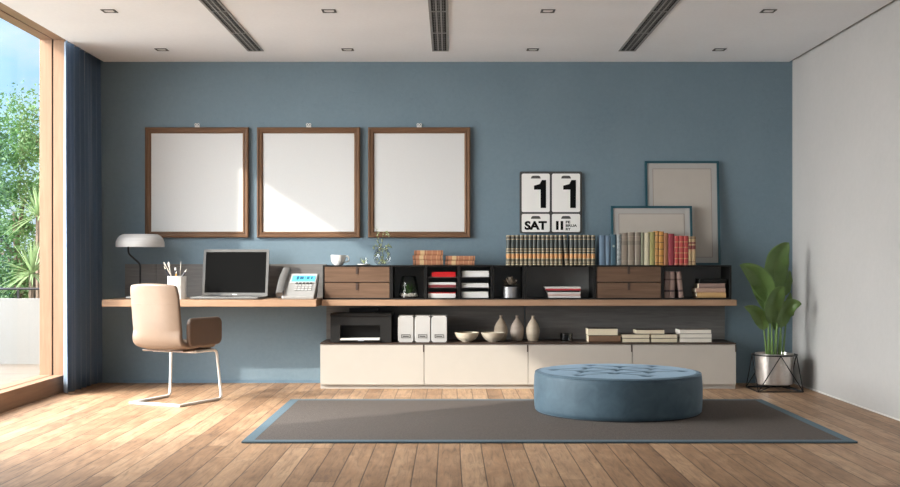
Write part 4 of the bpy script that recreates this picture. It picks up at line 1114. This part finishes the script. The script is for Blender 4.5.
# ---------------------------------------------------------------- big plant
def big_plant():
    X0, Y0 = 2.865, -.56
    t = thing('potted_banana_plant', 'tall broad leaved green plant in a silver pot by the white wall', 'plant', (X0, Y0, 0))
    zb = .055; zt = .325
    MB().lathe([(.0001, zb), (.150, zb), (.156, zb + .004), (.166, zt), (.160, zt), (.155, zt - .03), (.0001, zt - .03)], 48, cap=False).build('pot', mat('hammered_silver', (.62, .58, .55), .28, .9, .06, 40, .15), t, sharp=50)
    MB().lathe([(.0001, zt - .035), (.154, zt - .035), (.154, zt - .022), (.0001, zt - .015)], 32, cap=False).build('soil', M['soil'], t)
    # stand (holds the pot and moves with it)
    st = thing('plant_stand', 'black wire stand of open triangles holding the silver plant pot', 'plant stand', (X0, Y0, 0))
    r = .0058; R = .195; q = .195
    MB().tube([(R * math.cos(a), R * math.sin(a), zt - .012) for a in [2 * PI * k / 40 for k in range(40)]], r, 8, closed=True).build('ring', M['darkmetal'], st)
    cs = [(-q, -q), (q, -q), (q, q), (-q, q)]
    for k in range(4):
        a, c = cs[k], cs[(k + 1) % 4]
        MB().tube([(a[0], a[1], r), (c[0], c[1], r)], r, 8).build('base_rod', M['darkmetal'], st)
        ap = ((a[0] + c[0]) / 2 / q * R, (a[1] + c[1]) / 2 / q * R, zt - .012)
        for e in (a, c): MB().tube([(e[0], e[1], r), ap], r * .8, 8).build('strut', M['darkmetal'], st)
    for a, c in ((cs[0], cs[2]), (cs[1], cs[3])):
        MB().tube([(a[0], a[1], r), (0, 0, zb - .012), (c[0], c[1], r)], r, 8).build('base_rod', M['darkmetal'], st)
    MB().lathe([(.0001, zb - .016), (.05, zb - .016), (.05, zb - .0005), (.0001, zb - .0005)], 24, cap=False).build('support_plate', M['darkmetal'], st)
    # leaves: base px, mid px, tip px (in the plant's own plane), half width, facing
    s = F / (D + Y0)
    def W(px, py, dy=0):
        s = F / (D + Y0 + dy); return (px - 450) / s - X0, CZ - (py - 262) / s
    LV = [  # stalk foot x offset, leaf base, control, tip, width, dy, roll
        ((776, 356), (779, 292), (766, 262), (789, 242.5), .118, .06, .35, 1.0),
        ((768, 356), (768.5, 303), (766, 276), (739.5, 265.0), .100, -.04, -.5, -1),
        ((772, 356), (771.5, 324), (768, 300), (784, 285.5), .092, -.10, .45, 1),
        ((766, 356), (764, 330), (762, 312), (744.5, 306.5), .062, -.08, -.5, -1),
        ((781, 356), (781, 328), (780, 303), (801.5, 304.0), .080, -.05, .6, 1),
        ((770, 356), (767.5, 312), (762, 292), (750.0, 282.5), .050, .05, -.5, -1),
        ((779, 356), (784, 296), (786, 284), (789.5, 270.5), .050, .10, .8, 1),
        ((775, 356), (775.5, 330), (774.5, 318), (778, 300), .045, .08, .3, 1),
        ((784, 356), (786, 322), (787.5, 308), (790, 292), .040, .08, .3, 1)]
    for (ft, bs, ct, tp, hw, dy, roll, sg) in LV:
        fx, fz = W(*ft, dy * .45); bx, bz = W(*bs, dy); cx, cz_ = W(*ct, dy * 1.25 - .015); tx, tz = W(*tp, dy * 1.5 - .09)
        A = Vector((bx, dy, bz)); B = Vector((cx, dy * 1.25 - .015, cz_)); C_ = Vector((tx, dy * 1.5 - .09, tz))
        foot = Vector((fx * .9, dy * .45, zt - .02))
        def mid(u): return A * (1 - u) ** 2 + B * 2 * u * (1 - u) + C_ * u * u
        stp = smooth_path([foot, foot.lerp(A, .5) + Vector((.0, 0, 0)), A], 6)
        b = MB(); nu, nv = 22, 10; vs = []
        for i in range(nu + 1):
            u = i / nu; p = mid(u); tn = (mid(min(u + .02, 1)) - mid(max(u - .02, 0))).normalized()
            view = Vector((roll * .6, -1, .15)).normalized(); sd = tn.cross(view).normalized(); nn = sd.cross(tn).normalized()
            w = hw * 1.08 * (max(u, 1e-6) ** .55) * ((1 - u) ** .70) / .4375 + .0012
            for j in range(nv + 1):
                q_ = j / nv * 2 - 1
                fold = -.30 * abs(q_) * w
                wav = .006 * math.sin(u * 17 + q_ * 2 + hw * 90) * abs(q_)
                vs.append(p + sd * q_ * w * .94 + nn * (fold + wav) * (-1))
        b.add(vs, [(i * (nv + 1) + j, (i + 1) * (nv + 1) + j, (i + 1) * (nv + 1) + j + 1, i * (nv + 1) + j + 1) for i in range(nu) for j in range(nv)], 0, True)
        lf = b.build('leaf', M['leaf'], t, sharp=0)
        sl = lf.modifiers.new('Solidify', 'SOLIDIFY'); sl.thickness = .0016
        N = len(stp)
        st_ = MB(); st_.tube(stp, [.0105 - .004 * i / (N - 1) for i in range(N)], 8)
        st_.tube([mid(i / 12) + Vector((0, .001, 0)) for i in range(13)], [.006 - .005 * i / 12 for i in range(13)], 6)
        st_.build('stalk', M['stalk'], lf)
big_plant()

# ---------------------------------------------------------------- light
d = Vector((1.4, 1.0, -.917)).normalized()
L = bpy.data.lights.new('sun', 'SUN'); L.energy = 7.5; L.angle = math.radians(1.2); L.color = (1, .93, .84)
so = bpy.data.objects.new('sun', L); COL.objects.link(so); so.rotation_euler = d.to_track_quat('-Z', 'Y').to_euler(); so.location = (-8, -6, 6)
for nm, loc, rot, sx_, sy_ in (('window_portal', (-3.62, (YW0 + YW1) / 2, 1.6), (0, -PI / 2, 0), 2.95, WL), ('window_portal', (0, YF - .14, 1.2), (PI / 2, 0, 0), 3.0, 2.4)):
    P_ = bpy.data.lights.new(nm, 'AREA'); P_.shape = 'RECTANGLE'; P_.size = sx_; P_.size_y = sy_
    P_.cycles.is_portal = True
    po = bpy.data.objects.new(nm, P_); COL.objects.link(po); po.location = loc; po.rotation_euler = rot

w = bpy.data.worlds.new('sky'); sc.world = w; w.use_nodes = True; nt = w.node_tree; N_ = nt.nodes; LK = nt.links
bg = N_['Background']
def wm(op, a, b=None):
    x = N_.new('ShaderNodeMath'); x.operation = op
    for i, v in enumerate((a, b)):
        if v is None: continue
        if isinstance(v, (int, float)): x.inputs[i].default_value = v
        else: LK.new(v, x.inputs[i])
    return x.outputs[0]
tc = N_.new('ShaderNodeTexCoord'); sep = N_.new('ShaderNodeSeparateXYZ'); LK.new(tc.outputs['Generated'], sep.inputs[0])
r1 = N_.new('ShaderNodeValToRGB'); LK.new(sep.outputs[2], r1.inputs[0])
e = r1.color_ramp.elements; e[0].position = 0; e[0].color = (1.2, 1.5, 1.75, 1); e[1].position = .55; e[1].color = (.16, .55, 1.2, 1)
x_ = e.new(.12); x_.color = (.62, 1.25, 1.8, 1)
mp = N_.new('ShaderNodeMapping'); mp.inputs['Scale'].default_value = (2.2, 2.2, 6); LK.new(tc.outputs['Generated'], mp.inputs[0])
no = N_.new('ShaderNodeTexNoise'); no.inputs['Scale'].default_value = 2.4; no.inputs['Detail'].default_value = 6; LK.new(mp.outputs[0], no.inputs['Vector'])
r2 = N_.new('ShaderNodeValToRGB'); LK.new(no.outputs['Fac'], r2.inputs[0]); r2.color_ramp.elements[0].position = .42; r2.color_ramp.elements[1].position = .75
mx = N_.new('ShaderNodeMix'); mx.data_type = 'RGBA'; LK.new(r2.outputs[0], mx.inputs[0]); LK.new(r1.outputs[0], mx.inputs[6]); mx.inputs[7].default_value = (1.5, 1.65, 1.8, 1)
# added sky glow centred out of view beside the sun, to brighten the room
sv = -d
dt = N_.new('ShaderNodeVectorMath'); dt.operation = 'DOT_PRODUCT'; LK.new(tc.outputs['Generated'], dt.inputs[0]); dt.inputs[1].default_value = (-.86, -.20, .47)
gl = wm('POWER', wm('MAXIMUM', dt.outputs['Value'], 0), 3.0)  # runs on below the horizon, where it lights the ceiling
SKY_BASE, FILL_GLOW = .8, 43.0
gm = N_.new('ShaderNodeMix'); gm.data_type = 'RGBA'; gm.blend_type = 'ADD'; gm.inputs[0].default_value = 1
gc = N_.new('ShaderNodeVectorMath'); gc.operation = 'SCALE'; gc.inputs[0].default_value = (1.0, .985, .97); LK.new(wm('MULTIPLY', gl, FILL_GLOW), gc.inputs['Scale'])
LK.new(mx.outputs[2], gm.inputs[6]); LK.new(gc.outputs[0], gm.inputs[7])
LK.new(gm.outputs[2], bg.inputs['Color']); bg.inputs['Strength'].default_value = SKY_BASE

# ---------------------------------------------------------------- camera
cam = bpy.data.cameras.new('camera'); cam.sensor_width = 36; cam.lens = F / 900 * 36; cam.shift_y = 18.5 / 900
cam.clip_start = .05; cam.clip_end = 200
co = bpy.data.objects.new('camera', cam); COL.objects.link(co); co.location = (0, -D, CZ); co.rotation_euler = (PI / 2, 0, 0)
sc.camera = co
vs = sc.view_settings; vs.view_transform = 'Standard'; vs.look = 'None'; vs.gamma = 1; vs.use_curve_mapping = False; vs.exposure = -.48
